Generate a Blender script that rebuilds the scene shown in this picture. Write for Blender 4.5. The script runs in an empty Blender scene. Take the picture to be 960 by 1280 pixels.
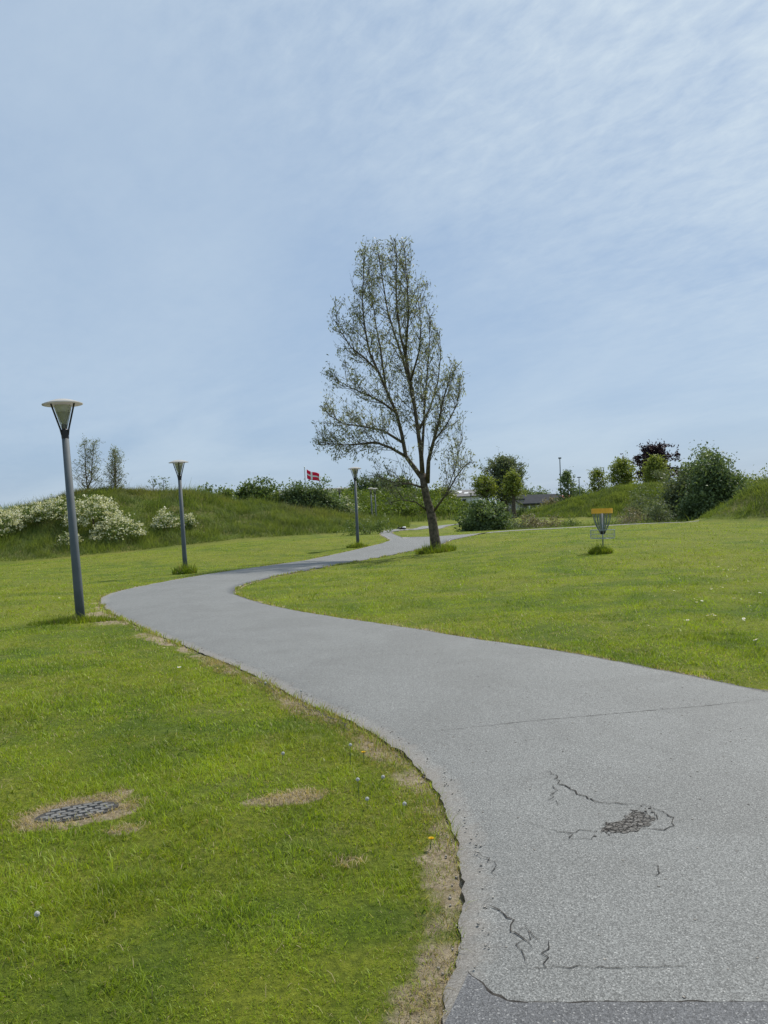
import bpy, math, random
import numpy as np
from mathutils import Matrix, Vector
random.seed(7)
rng = np.random.default_rng(11)
D = bpy.data
SC = bpy.context.scene
COL = SC.collection
PI = math.pi

# ------------------------------------------------------------------ camera
F = 961.0                                    # focal length in pixels of the 960 px wide photograph
CAM = np.array([0.0, 0.0, 1.6])
ROT = Matrix.Rotation(PI/2 + math.atan(9/F), 4, 'X') @ Matrix.Rotation(-0.045, 4, 'Z')
cam_data = D.cameras.new('camera'); cam = D.objects.new('camera', cam_data); COL.objects.link(cam)
cam.matrix_world = Matrix.Translation(CAM) @ ROT
cam_data.sensor_fit = 'HORIZONTAL'; cam_data.sensor_width = 36; cam_data.lens = 36*F/960
cam_data.clip_start = 0.05; cam_data.clip_end = 3000
SC.camera = cam

# ------------------------------------------------------------------ light
SUN_EL, SUN_AZ = math.radians(55), math.radians(45)     # azimuth clockwise from +Y
TO_SUN = Vector((math.cos(SUN_EL)*math.sin(SUN_AZ), math.cos(SUN_EL)*math.cos(SUN_AZ), math.sin(SUN_EL)))
sd = D.lights.new('sun', 'SUN'); so = D.objects.new('sun', sd); COL.objects.link(so)
sd.energy = 3.6; sd.angle = math.radians(1.8); sd.color = (1.0, 0.95, 0.87)
so.rotation_euler = TO_SUN.to_track_quat('Z', 'Y').to_euler(); so.location = (20, 20, 40)
SC.view_settings.view_transform = 'Standard'; SC.view_settings.look = 'None'
SC.view_settings.exposure = 0.35; SC.view_settings.gamma = 1.0

class NT:
    """small helper round a node tree"""
    def __init__(s, nt): s.t = nt; s.n = nt.nodes; s.l = nt.links
    def node(s, kind, **kw):
        n = s.n.new(kind)
        for k, v in kw.items():
            if hasattr(n, k): setattr(n, k, v)
            else: s.put(n.inputs[k.replace('_', ' ')], v)
        return n
    def put(s, sock, v):
        if isinstance(v, bpy.types.NodeSocket): s.l.new(v, sock)
        elif isinstance(v, bpy.types.Node): s.l.new(v.outputs[0], sock)
        else: sock.default_value = v
    def math(s, op, a, b=0.0, c=None, clamp=False):
        n = s.n.new('ShaderNodeMath'); n.operation = op; n.use_clamp = clamp
        s.put(n.inputs[0], a); s.put(n.inputs[1], b)
        if c is not None: s.put(n.inputs[2], c)
        return n.outputs[0]
    def vmath(s, op, a, b=None):
        n = s.n.new('ShaderNodeVectorMath'); n.operation = op
        s.put(n.inputs[0], a)
        if b is not None: s.put(n.inputs[1], b)
        return n.outputs['Value'] if op in ('DOT_PRODUCT', 'LENGTH') else n.outputs[0]
    def noise(s, vec, scale, detail=4, rough=.55, dist=0.0):
        n = s.n.new('ShaderNodeTexNoise')
        if vec is not None: s.put(n.inputs['Vector'], vec)
        n.inputs['Scale'].default_value = scale; n.inputs['Detail'].default_value = detail
        n.inputs['Roughness'].default_value = rough; n.inputs['Distortion'].default_value = dist
        return n.outputs[0]
    def ramp(s, fac, lo, hi, a=0.0, b=1.0):
        n = s.n.new('ShaderNodeMapRange'); n.interpolation_type = 'SMOOTHSTEP'
        s.put(n.inputs[0], fac); n.inputs[1].default_value = lo; n.inputs[2].default_value = hi
        n.inputs[3].default_value = a; n.inputs[4].default_value = b
        return n.outputs[0]
    def mix(s, fac, a, b, mode='MIX'):
        n = s.n.new('ShaderNodeMix'); n.data_type = 'RGBA'; n.blend_type = mode
        s.put(n.inputs[0], fac)
        for i, v in ((6, a), (7, b)):
            if isinstance(v, tuple): v = (*v[:3], 1)
            s.put(n.inputs[i], v)
        return n.outputs[2]
    def attr(s, name):
        n = s.n.new('ShaderNodeAttribute'); n.attribute_name = name; return n.outputs['Fac']
    def pos(s): return s.n.new('ShaderNodeNewGeometry').outputs['Position']
    def obj(s): return s.n.new('ShaderNodeTexCoord').outputs['Object']
    def bump(s, h, strength, dist):
        n = s.n.new('ShaderNodeBump'); n.inputs['Strength'].default_value = strength
        n.inputs['Distance'].default_value = dist; s.put(n.inputs['Height'], h); return n.outputs[0]

# ------------------------------------------------------------------ sky: Nishita + thin high cloud
w = D.worlds.new('World'); SC.world = w; w.use_nodes = True
N = NT(w.node_tree); N.n.clear()
sky = N.n.new('ShaderNodeTexSky'); sky.sky_type = 'NISHITA'; sky.sun_disc = False
sky.sun_elevation = SUN_EL; sky.sun_rotation = SUN_AZ
sky.air_density = 1.0; sky.dust_density = 1.2; sky.ozone_density = 1.5
dirn = N.n.new('ShaderNodeTexCoord').outputs['Generated']
sep = N.n.new('ShaderNodeSeparateXYZ'); N.l.new(dirn, sep.inputs[0])
zz = N.math('ADD', N.math('MAXIMUM', sep.outputs[2], 0.0), 0.16)
comb = N.n.new('ShaderNodeCombineXYZ')
N.l.new(N.math('DIVIDE', sep.outputs[0], zz), comb.inputs[0])
N.l.new(N.math('DIVIDE', sep.outputs[1], zz), comb.inputs[1])
plane = comb.outputs[0]                                  # position on the cloud sheet
mp = N.n.new('ShaderNodeMapping'); N.l.new(plane, mp.inputs[0])
mp.inputs['Rotation'].default_value = (0, 0, math.radians(52))
mp2 = N.n.new('ShaderNodeMapping'); N.l.new(mp.outputs[0], mp2.inputs[0]); mp2.inputs['Scale'].default_value = (0.75, 1.2, 1); mp = mp2
veil = N.noise(mp.outputs[0], 0.9, 5, .5, .6)
wisps = N.noise(mp.outputs[0], 3.4, 7, .6, .5)
ripple = N.noise(mp.outputs[0], 17.0, 6, .65, .3)
toward = N.vmath('DOT_PRODUCT', dirn, (TO_SUN.x, TO_SUN.y, TO_SUN.z))
near_sun = N.ramp(toward, .60, .93)
cover = N.math('ADD', N.ramp(veil, .30, .72, .0, .34), N.math('MULTIPLY', near_sun, .47))
tex = N.math('ADD', N.math('MULTIPLY', N.math('SUBTRACT', wisps, .5), 1.1), N.math('MULTIPLY', N.math('SUBTRACT', ripple, .5), 1.0))
fine = N.math('MULTIPLY', tex, N.math('ADD', N.math('MULTIPLY', near_sun, 1.25), .14))
cover = N.math('ADD', cover, fine, clamp=True)
haze_fac = .72
base = N.mix(haze_fac, sky.outputs[0], (4.35, 5.95, 8.15))
cloudy = N.mix(N.math('MULTIPLY', cover, .80), base, (7.9, 9.0, 9.7))
bg = N.n.new('ShaderNodeBackground'); N.l.new(cloudy, bg.inputs[0]); bg.inputs[1].default_value = 0.072
ow = N.n.new('ShaderNodeOutputWorld'); N.l.new(bg.outputs[0], ow.inputs[0])

# ------------------------------------------------------------------ terrain
def S(a, b, v):
    t = np.clip((v-a)/(b-a), 0, 1); return t*t*(3-2*t)
# ridges: (x, y, height, half width)
RIDGES = [
    [(-75,54,2.2,15),(-45,56,2.0,14),(-31,57,2.6,14),(-21,58,4.6,14),(-16.5,59,4.1,13),(-12,60,2.85,12.5),(-8.2,62,1.9,12),(-4.4,65,1.2,10),(-1.5,69,.35,7)],
    [(-16,100,3.0,14),(-8,100,3.5,15),(0,99,3.5,15),(4,98.5,3.1,13),(7,98,1.8,12),(9.7,98,.6,9),(12,99,.15,6),(13,99,.05,4)],
    [(19,87,.05,3),(21,86.5,.7,7),(23.5,86,1.9,10),(28.5,86,3.1,13),(33,86,2.9,13),(50,86,2.8,13)],
    [(20.3,45.5,.1,2),(21,45,.85,3.2),(23,44.5,2.1,5.5),(28,44,3.3,8),(40,44,4,10),(60,46,3.6,10)],
]
def seg_dist(x, y, a, b):
    ax, ay, bx, by = a[0], a[1], b[0], b[1]
    L2 = (bx-ax)**2+(by-ay)**2+1e-12
    t = np.clip(((x-ax)*(bx-ax)+(y-ay)*(by-ay))/L2, 0, 1)
    return np.hypot(x-ax-t*(bx-ax), y-ay-t*(by-ay)), t
def mound(x, y):
    x = np.asarray(x, float); y = np.asarray(y, float)
    tot = np.zeros_like(x)
    for R in RIDGES:
        best = np.zeros_like(x)
        for a, b in zip(R[:-1], R[1:]):
            d, t = seg_dist(x, y, a, b)
            H = a[2]+(b[2]-a[2])*t; W = a[3]+(b[3]-a[3])*t
            u = np.clip(d/W, 0, 1)
            best = np.maximum(best, H*(.5+.5*np.cos(PI*u)))
        tot = np.maximum(tot, best)
    return tot
def height(x, y):
    x = np.asarray(x, float); y = np.asarray(y, float)
    k = S(-2, 8, x)
    b = .6*((1-k)*S(32, 46, y)+k*S(5, 48, y))*S(-22, -6, x)
    b = b + .35*S(50, 85, y) - .62*S(48, 56, y)*S(86, 66, y)*S(3, 7, x) + .03*np.sin(x*.55+1)*np.sin(y*.4)*S(9, 16, y)
    return b + mound(x, y)
_R = np.array(ROT.to_3x3())
def ray(px, py): return _R @ np.array([(px-480)/F, (640-py)/F, -1.0])
def P(px, py, d): return CAM + ray(px, py)*d
def G(px, py, dmax=300):
    r = ray(px, py); t = 1.5; prev = t
    while t < dmax:
        q = CAM+r*t
        if q[2] < float(height(q[0], q[1])):
            lo, hi = prev, t
            for _ in range(30):
                m = (lo+hi)/2; q = CAM+r*m
                if q[2] < float(height(q[0], q[1])): hi = m
                else: lo = m
            return CAM+r*hi
        prev = t; t += max(.05, t*.01)
    return CAM+r*dmax
def on_ground(x, y, dz=0.0): return (float(x), float(y), float(height(x, y))+dz)
def foot(px, d):
    """ground point under pixel column px at forward depth d (level camera approximation along the leaning column)"""
    q = P(px, 650, d); return on_ground(q[0], q[1])

# ------------------------------------------------------------------ object helpers
def link(o, parent=None):
    COL.objects.link(o)
    if parent is not None: o.parent = parent
    return o
def tag(o, label=None, cat=None, group=None, kind=None):
    if label: o['label'] = label
    if cat: o['category'] = cat
    if group: o['group'] = group
    if kind: o['kind'] = kind
    return o
def thing(name, label, cat, loc, group=None, rz=0.0):
    o = D.objects.new(name, None); link(o); o.location = loc; o.rotation_euler = (0, 0, rz)
    o.empty_display_size = .2
    return tag(o, label, cat, group)
def np_mesh(name, verts, faces, mats, parent=None, attrs=None, smooth=False, midx=None):
    """faces: list of (k,n) int arrays"""
    me = D.meshes.new(name)
    verts = np.asarray(verts, np.float32)
    me.vertices.add(len(verts)); me.vertices.foreach_set('co', verts.ravel())
    loops = np.concatenate([f.ravel() for f in faces]).astype(np.int32)
    sizes = np.concatenate([np.full(len(f), f.shape[1]) for f in faces]).astype(np.int32)
    starts = np.concatenate([[0], np.cumsum(sizes)[:-1]]).astype(np.int32)
    me.loops.add(len(loops)); me.loops.foreach_set('vertex_index', loops)
    me.polygons.add(len(sizes)); me.polygons.foreach_set('loop_start', starts)
    if smooth: me.polygons.foreach_set('use_smooth', np.ones(len(sizes), bool))
    for m in (mats if isinstance(mats, (list, tuple)) else [mats]): me.materials.append(m)
    if midx is not None: me.polygons.foreach_set('material_index', np.asarray(midx, np.int32))
    for k, v in (attrs or {}).items():
        a = me.attributes.new(k, 'FLOAT', 'POINT'); a.data.foreach_set('value', np.asarray(v, np.float32))
    me.update(calc_edges=True); me.validate()
    return link(D.objects.new(name, me), parent)
class MB:
    """collects shapes into one mesh"""
    def __init__(s): s.v = []; s.f = []
    def add(s, vs, fs):
        o = len(s.v); s.v += [tuple(map(float, v)) for v in vs]; s.f += [tuple(i+o for i in f) for f in fs]; return s
    def box(s, c, sz, rz=0.0):
        x, y, z = (q/2 for q in sz); ca, sa = math.cos(rz), math.sin(rz)
        vs = [(c[0]+ca*a*x-sa*b*y, c[1]+sa*a*x+ca*b*y, c[2]+d*z) for d in (-1, 1) for a, b in ((-1,-1),(1,-1),(1,1),(-1,1))]
        return s.add(vs, [(3,2,1,0),(4,5,6,7),(0,1,5,4),(1,2,6,5),(2,3,7,6),(3,0,4,7)])
    def lathe(s, prof, n=24, c=(0,0,0)):
        vs = [(c[0]+r*math.cos(2*PI*k/n), c[1]+r*math.sin(2*PI*k/n), c[2]+z) for r, z in prof for k in range(n)]
        fs = [(i*n+k, i*n+(k+1)%n, (i+1)*n+(k+1)%n, (i+1)*n+k) for i in range(len(prof)-1) for k in range(n)]
        return s.add(vs, fs)
    def tube(s, pts, rad, n=6, cap=True):
        pts = [Vector(p) for p in pts]; m = len(pts)
        if not isinstance(rad, (list, tuple)): rad = [rad]*m
        vs = []; a = None
        for i, p in enumerate(pts):
            t = (pts[min(i+1, m-1)]-pts[max(i-1, 0)])
            t = t.normalized() if t.length > 1e-9 else Vector((0,0,1))
            if a is None: a = t.orthogonal().normalized()
            a = (a-t*a.dot(t)); a = a.normalized() if a.length > 1e-6 else t.orthogonal().normalized()
            b = t.cross(a)
            vs += [p+(a*math.cos(2*PI*k/n)+b*math.sin(2*PI*k/n))*rad[i] for k in range(n)]
        fs = [(i*n+k, i*n+(k+1)%n, (i+1)*n+(k+1)%n, (i+1)*n+k) for i in range(m-1) for k in range(n)]
        if cap: fs += [tuple(range(n-1, -1, -1)), tuple(range((m-1)*n, m*n))]
        return s.add(vs, fs)
    def ring(s, R, z, r, n=32, k=6):
        pts = [(R*math.cos(2*PI*i/n), R*math.sin(2*PI*i/n), z) for i in range(n)]
        o = []
        for i in range(n):
            c, sn = math.cos(2*PI*i/n), math.sin(2*PI*i/n)
            for j in range(k):
                q = R+r*math.cos(2*PI*j/k); o.append((q*c, q*sn, z+r*math.sin(2*PI*j/k)))
        fs = [(i*k+j, ((i+1)%n)*k+j, ((i+1)%n)*k+(j+1)%k, i*k+(j+1)%k) for i in range(n) for j in range(k)]
        return s.add(o, fs)
    def build(s, name, mat, parent=None, smooth=False):
        me = D.meshes.new(name); me.from_pydata(s.v, [], s.f)
        for m in (mat if isinstance(mat, (list, tuple)) else [mat]): me.materials.append(m)
        if smooth: me.polygons.foreach_set('use_smooth', [True]*len(me.polygons))
        me.update(); return link(D.objects.new(name, me), parent)
def copy_thing(o, loc, rot, label):
    c = o.copy(); COL.objects.link(c); c.location = loc; c.rotation_euler = rot; c['label'] = label
    for ch in o.children:
        k = ch.copy(); COL.objects.link(k); k.parent = c
        for g in ch.children:
            q = g.copy(); COL.objects.link(q); q.parent = k
    return c

# ------------------------------------------------------------------ materials
def new_mat(name):
    m = D.materials.new(name); m.use_nodes = True; n = NT(m.node_tree); n.n.clear()
    out = n.n.new('ShaderNodeOutputMaterial'); return m, n, out
def principled(n, out, col, rough=.6, metal=0.0, spec=.5, normal=None):
    b = n.n.new('ShaderNodeBsdfPrincipled'); n.put(b.inputs['Base Color'], (*col, 1) if isinstance(col, tuple) else col)
    n.put(b.inputs['Roughness'], rough); b.inputs['Metallic'].default_value = metal
    b.inputs['Specular IOR Level'].default_value = spec
    if normal is not None: n.put(b.inputs['Normal'], normal)
    n.l.new(b.outputs[0], out.inputs[0]); return b
def paint(name, col, rough=.5, metal=0.0, var=.15, scale=6.0, bump=0.0):
    m, n, out = new_mat(name)
    f = n.noise(n.obj(), scale, 5, .6)
    c = n.mix(n.ramp(f, .3, .7), tuple(q*(1-var) for q in col), tuple(min(1, q*(1+var)) for q in col))
    principled(n, out, c, rough, metal, .15 if rough > .7 else .5, n.bump(n.noise(n.obj(), scale*8, 3), bump, .01) if bump else None)
    return m
def foliage(name, dark, light, trans=.35, rough=.55, scale=.8):
    m, n, out = new_mat(name)
    t = n.math('ADD', n.math('MULTIPLY', n.attr('tint'), .7), n.math('MULTIPLY', n.noise(n.pos(), scale, 2), .3))
    c = n.mix(n.ramp(t, .1, .9), dark, light)
    b = principled(n, out, c, rough, 0, .35)
    tr = n.n.new('ShaderNodeBsdfTranslucent'); n.put(tr.inputs[0], n.mix(1.0, c, (1.25, 1.25, .7), 'MULTIPLY'))
    mx = n.n.new('ShaderNodeMixShader'); mx.inputs[0].default_value = trans
    n.l.new(b.outputs[0], mx.inputs[1]); n.l.new(tr.outputs[0], mx.inputs[2]); n.l.new(mx.outputs[0], out.inputs[0])
    return m
def lawn_colour(n):
    """mown-lawn colour as a function of the place: lush, yellowish and thin patches"""
    p = n.pos()
    big = n.noise(p, .16, 4, .55, .3); mid = n.noise(p, .75, 5, .6, .4); small = n.noise(p, 5.0, 4, .6)
    c = n.mix(n.ramp(mid, .38, .62), (.105, .155, .014), (.195, .225, .020))
    c = n.mix(n.ramp(big, .40, .66, 0, .75), c, (.215, .225, .030))
    c = n.mix(n.ramp(n.noise(p, 1.7, 4, .6, .5), .56, .74, 0, .65), c, (.240, .225, .080))
    c = n.mix(n.ramp(small, .52, .75, 0, .45), c, (.060, .100, .010))
    return c
STRAW = (.36, .27, .13)
def make_grass_mat():
    m, n, out = new_mat('grass_blades')
    c = lawn_colour(n)
    t = n.attr('tint')
    c = n.mix(1.0, c, (1.24, 1.32, 1.05), 'MULTIPLY')
    c = n.mix(n.ramp(t, .15, 1.0, .0, .9), c, (.335, .440, .036))
    c = n.mix(n.ramp(t, .40, .0, .0, .5), c, (.048, .090, .010))
    straw = n.mix(n.attr('tint'), (.24, .18, .09), (.50, .40, .23))
    c = n.mix(n.attr('dry'), c, straw)
    b = principled(n, out, c, .5, 0, .35)
    tr = n.n.new('ShaderNodeBsdfTranslucent'); n.put(tr.inputs[0], n.mix(1.0, c, (1.3, 1.3, .6), 'MULTIPLY'))
    mx = n.n.new('ShaderNodeMixShader'); mx.inputs[0].default_value = .40
    n.l.new(b.outputs[0], mx.inputs[1]); n.l.new(tr.outputs[0], mx.inputs[2]); n.l.new(mx.outputs[0], out.inputs[0])
    return m
def make_ground_mat():
    m, n, out = new_mat('ground_turf')
    c = lawn_colour(n); p = n.pos()
    fine = n.noise(p, 22, 6, .75)
    c = n.mix(n.ramp(fine, .35, .65, .0, .8), n.mix(1.0, c, (.50, .54, .5), 'MULTIPLY'), n.mix(1.0, c, (1.15, 1.12, 1.1), 'MULTIPLY'))
    rough_grass = n.mix(n.ramp(n.noise(p, .5, 5, .65), .35, .7), (.080, .115, .020), (.150, .130, .050))
    c = n.mix(n.attr('meadow'), c, rough_grass)
    soil = n.mix(n.ramp(n.noise(p, 14, 6, .7), .3, .7), (.20, .155, .095), (.40, .335, .235))
    thr = n.math('ADD', n.attr('dry'), n.math('MULTIPLY', n.math('SUBTRACT', n.noise(p, 6, 4, .6), .5), .9))
    c = n.mix(n.ramp(thr, .38, .68), c, soil)
    bh = n.math('ADD', fine, n.math('MULTIPLY', n.noise(p, 3.0, 4, .6), 1.5))
    principled(n, out, c, .9, 0, .15, n.bump(bh, .9, .05))
    return m
def make_asphalt(name, dark, mid, light, scale=170.0):
    m, n, out = new_mat(name)
    p = n.pos()
    v = n.n.new('ShaderNodeTexVoronoi'); n.put(v.inputs['Vector'], p); v.inputs['Scale'].default_value = scale
    vs = n.n.new('ShaderNodeSeparateXYZ'); n.l.new(v.outputs['Color'], vs.inputs[0])
    grain = n.noise(p, scale*.55, 4, .7)
    c = n.mix(n.ramp(vs.outputs[0], .0, 1.0), dark, mid)
    c = n.mix(n.ramp(vs.outputs[1], .90, .98, 0, .7), c, light)
    c = n.mix(n.ramp(grain, .52, .36, 0, .75), c, tuple(q*.55 for q in dark))
    tone = n.ramp(n.noise(p, .8, 6, .68, .9), .36, .66)
    c = n.mix(n.math('MULTIPLY', tone, .5), c, n.mix(1.0, c, (.74, .73, .72), 'MULTIPLY'))
    tone2 = n.ramp(n.noise(p, 2.4, 5, .65, .8), .55, .8)
    c = n.mix(n.math('MULTIPLY', tone2, .25), c, n.mix(1.0, c, (1.2, 1.2, 1.18), 'MULTIPLY'))
    # worn brownish dirt creeping in from the edge and round the damage
    dirt = n.math('ADD', n.attr('edge'), n.math('MULTIPLY', n.math('SUBTRACT', n.noise(p, 7, 5, .65), .5), 1.1))
    c = n.mix(n.ramp(dirt, .5, 1.0, 0, .4), c, (.17, .145, .12))
    bh = n.math('ADD', n.math('MULTIPLY', v.outputs['Distance'], .8), grain)
    principled(n, out, c, .70, 0, .45, n.bump(bh, .55, .004))
    return m
M_GROUND = make_ground_mat(); M_GRASS = make_grass_mat()
M_ASPH = make_asphalt('asphalt_worn', (.110,.112,.107), (.236,.242,.232), (.42,.42,.40), 205.0)
M_ASPH_NEW = make_asphalt('asphalt_dark', (.070,.072,.076), (.135,.138,.144), (.36,.36,.35), 205)
M_CRACK = paint('crack_dark', (.042,.038,.034), .95, 0, .4, 40)
M_RUBBLE = paint('asphalt_crumbled', (.15,.138,.125), .95, 0, .6, 90, .8)
M_POLE = paint('lamp_pole_grey_paint', (.082,.098,.108), .7, 0, .12, 3)
M_POLE_FAR = paint('far_pole_paint', (.16,.18,.19), .55, .1, .1, 3)
M_DARK = paint('lamp_dark_metal', (.02,.018,.022), .5, .2, .1)
M_CAP = paint('lamp_cap_white', (.42,.43,.42), .35, 0, .06)
M_REFL = paint('lamp_reflector_beige', (.42,.41,.31), .6, 0, .1)
M_UNDER = paint('lamp_cap_underside', (.34,.33,.28), .6, 0, .1)
def frosted(name, col):
    m, n, out = new_mat(name); a = n.n.new('ShaderNodeBsdfTranslucent'); b = n.n.new('ShaderNodeBsdfDiffuse'); mx = n.n.new('ShaderNodeMixShader')
    a.inputs[0].default_value = b.inputs[0].default_value = (*col, 1); n.l.new(a.outputs[0], mx.inputs[1]); n.l.new(b.outputs[0], mx.inputs[2]); n.l.new(mx.outputs[0], out.inputs[0]); return m
M_UNDERF = frosted('opal_cap_underside', (.62,.58,.54))
M_OPAL = frosted('opal_cap', (.60,.59,.57)); M_OPAL.node_tree.nodes['Mix Shader'].inputs[0].default_value = .62
M_FROST = frosted('frosted_diffuser', (.92,.91,.86)); M_BEIGE = frosted('beige_reflector', (.62,.60,.48))
M_STEEL = paint('galvanised_steel', (.38,.41,.43), .4, .6, .15, 20)
M_CHAIN = paint('chain_steel', (.22,.26,.27), .45, .6, .2, 20)
M_ORANGE = paint('orange_band', (.86,.43,.03), .5, 0, .1)
M_BARK = paint('bark', (.105,.086,.062), .9, 0, .5, 9, .9)
M_BARK_PALE = paint('bark_pale', (.16,.135,.10), .9, 0, .4, 9, .6)
M_STEM = paint('green_stem', (.10,.15,.05), .6, 0, .2)
M_WHITE = paint('white_petal', (.80,.80,.76), .7, 0, .05)
M_DOWN = paint('seed_down', (.55,.55,.52), .8, 0, .1)
M_YELLOW = paint('yellow_petal', (.85,.58,.005), .6, 0, .08)
M_RED = paint('flag_red', (.74,.022,.065), .75, 0, .05)
M_FLAGW = paint('flag_white', (.80,.79,.78), .75, 0, .04)
M_FPOLE = paint('flagpole_white', (.62,.63,.64), .45, 0, .05)
M_WALL = paint('render_white', (.66,.67,.68), .85, 0, .06, 2, .2)
M_WALLB = paint('wall_grey_wood', (.22,.21,.20), .85, 0, .15, 2, .2)
M_ROOF = paint('roof_slate', (.20,.195,.19), .9, 0, .25, 2.5, .3)
M_ROOFD = paint('roof_dark', (.035,.038,.043), .95, 0, .2, 2.5, .3)
M_ROOFT = paint('roof_terracotta', (.25,.085,.05), .8, 0, .2, 2.5, .3)
M_WINDOW = paint('window_dark', (.03,.035,.04), .12, 0, .1)
M_LIGHTP = paint('light_panel', (.62,.63,.62), .5, 0, .1)
M_STONE = paint('cover_stone', (.150,.148,.140), .8, 0, .3, 22, .6)
M_JOINT = paint('cover_joint', (.06,.058,.054), .95, 0, .3, 20)
M_CLOTHB = paint('black_fabric', (.015,.015,.018), .85, 0, .2)
M_CLOTHR = paint('dark_red_fabric', (.13,.03,.028), .85, 0, .2)
def glass_mat():
    m, n, out = new_mat('lamp_glass')
    g = n.n.new('ShaderNodeBsdfGlossy'); g.inputs['Roughness'].default_value = .08
    tr = n.n.new('ShaderNodeBsdfTransparent'); tr.inputs[0].default_value = (.9,.92,.9,1)
    d1 = n.n.new('ShaderNodeBsdfTranslucent'); d1.inputs[0].default_value = (.92,.92,.86,1)
    d2 = n.n.new('ShaderNodeBsdfDiffuse'); d2.inputs[0].default_value = (.88,.83,.79,1)
    df = n.n.new('ShaderNodeMixShader'); n.l.new(d1.outputs[0], df.inputs[1]); n.l.new(d2.outputs[0], df.inputs[2])
    m1 = n.n.new('ShaderNodeMixShader'); m1.inputs[0].default_value = .22
    n.l.new(tr.outputs[0], m1.inputs[1]); n.l.new(df.outputs[0], m1.inputs[2])
    m2 = n.n.new('ShaderNodeMixShader'); n.put(m2.inputs[0], n.math('MULTIPLY', n.n.new('ShaderNodeFresnel').outputs[0], .8))
    n.l.new(m1.outputs[0], m2.inputs[1]); n.l.new(g.outputs[0], m2.inputs[2]); n.l.new(m2.outputs[0], out.inputs[0])
    return m
M_GLASS = glass_mat()
L_WILLOW = foliage('willow_leaves', (.085,.098,.062), (.310,.330,.225), .42, .45)
L_SAPLING = foliage('sapling_leaves', (.10,.13,.075), (.28,.31,.20), .4)
L_DARK = foliage('dark_shrub_leaves', (.048,.084,.032), (.205,.268,.112), .34)
L_MID = foliage('mid_shrub_leaves', (.060,.105,.024), (.185,.240,.068), .35)
L_YEL = foliage('yellow_green_leaves', (.110,.150,.022), (.270,.310,.070), .40)
L_GREY = foliage('grey_green_leaves', (.075,.105,.050), (.225,.260,.140), .32)
L_PINK = foliage('dry_pinkish_leaves', (.120,.110,.060), (.320,.285,.190), .3)
L_PURPLE = foliage('copper_leaves', (.014,.007,.012), (.060,.030,.045), .2)
L_BLOSSOM = foliage('white_blossom', (.42,.42,.26), (.78,.76,.58), .25)
L_SCRUB = foliage('scrub_leaves', (.075,.125,.018), (.190,.245,.050), .38)
def meadow_mat():
    m, n, out = new_mat('meadow_blades')
    p = n.pos()
    cl = n.ramp(n.noise(p, .9, 4, .6, .4), .35, .65)
    g = n.mix(n.math('ADD', n.math('MULTIPLY', n.attr('tint'), .55), n.math('MULTIPLY', cl, .45)), (.085,.135,.024), (.205,.250,.055))
    brown = n.mix(n.attr('tint'), (.170,.128,.065), (.280,.225,.125))
    f = n.math('MULTIPLY', n.attr('tip'), n.ramp(n.noise(p, .16, 4, .6), .42, .66))
    f = n.math('MULTIPLY', f, n.attr('brown'))
    c = n.mix(f, g, brown)
    b = principled(n, out, c, .6, 0, .25)
    tr = n.n.new('ShaderNodeBsdfTranslucent'); n.put(tr.inputs[0], n.mix(1.0, c, (1.2, 1.2, .7), 'MULTIPLY'))
    mx = n.n.new('ShaderNodeMixShader'); mx.inputs[0].default_value = .45
    n.l.new(b.outputs[0], mx.inputs[1]); n.l.new(tr.outputs[0], mx.inputs[2]); n.l.new(mx.outputs[0], out.inputs[0])
    return m
M_MEADOW = meadow_mat()

def vnoise(x, y, s, seed):
    r = np.random.default_rng(seed); o = np.zeros_like(np.asarray(x, float))
    for k in range(7):
        a = r.uniform(0, 6.28); f = s*r.uniform(.6, 1.7)
        o += np.sin((x*math.cos(a)+y*math.sin(a))*f+r.uniform(0, 6.28))
    return o/7
# ------------------------------------------------------------------ path outline
def catmull(pts, step_fn):
    pts = [np.array(p, float) for p in pts]; out = []
    for i in range(len(pts)-1):
        p0 = pts[max(i-1, 0)]; p1 = pts[i]; p2 = pts[i+1]; p3 = pts[min(i+2, len(pts)-1)]
        n = max(2, int(np.linalg.norm(p2-p1)/step_fn(p1)))
        for k in range(n):
            t = k/n
            out.append(.5*((2*p1)+(-p0+p2)*t+(2*p0-5*p1+4*p2-p3)*t*t+(-p0+3*p1-3*p2+p3)*t**3))
    out.append(pts[-1]); return np.array(out)
def resample(poly, n):
    d = np.concatenate([[0], np.cumsum(np.hypot(*np.diff(poly, axis=0).T))]); t = np.linspace(0, d[-1], n)
    return np.stack([np.interp(t, d, poly[:, 0]), np.interp(t, d, poly[:, 1])], 1)
g2 = lambda px, py: tuple(G(px, py)[:2])
# pairs of opposite edge points (left edge, right edge) from the viewer's feet outwards
SECT = [
  [(-.12,-6),(-.02,-1),(.08,1.2),g2(558,1280),g2(572,1212),g2(575,1150),g2(573,1090),g2(565,1040),g2(545,990),g2(515,955),g2(475,925),g2(430,900),g2(380,878),g2(330,852),g2(290,832),g2(245,815),g2(200,795),g2(165,780),g2(138,766),g2(125,756)],
  [(4.0,-6),(4.2,-1),(4.3,1.5),(4.25,3.2),(3.9,5.0),g2(960,866),g2(900,853),g2(800,833),g2(700,815),g2(600,800),g2(500,784),g2(420,772),g2(350,760),g2(312,750),g2(296,744)],
  [g2(125,756),g2(128,747),g2(150,739),g2(200,728.5),g2(260,718),g2(330,708),g2(400,697),g2(450,686),g2(478,679),g2(490,674.5)],
  [g2(296,744),g2(293,739),g2(303,732),g2(335,723),g2(380,714),g2(440,703),g2(490,694),g2(528,686)],
]
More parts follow.
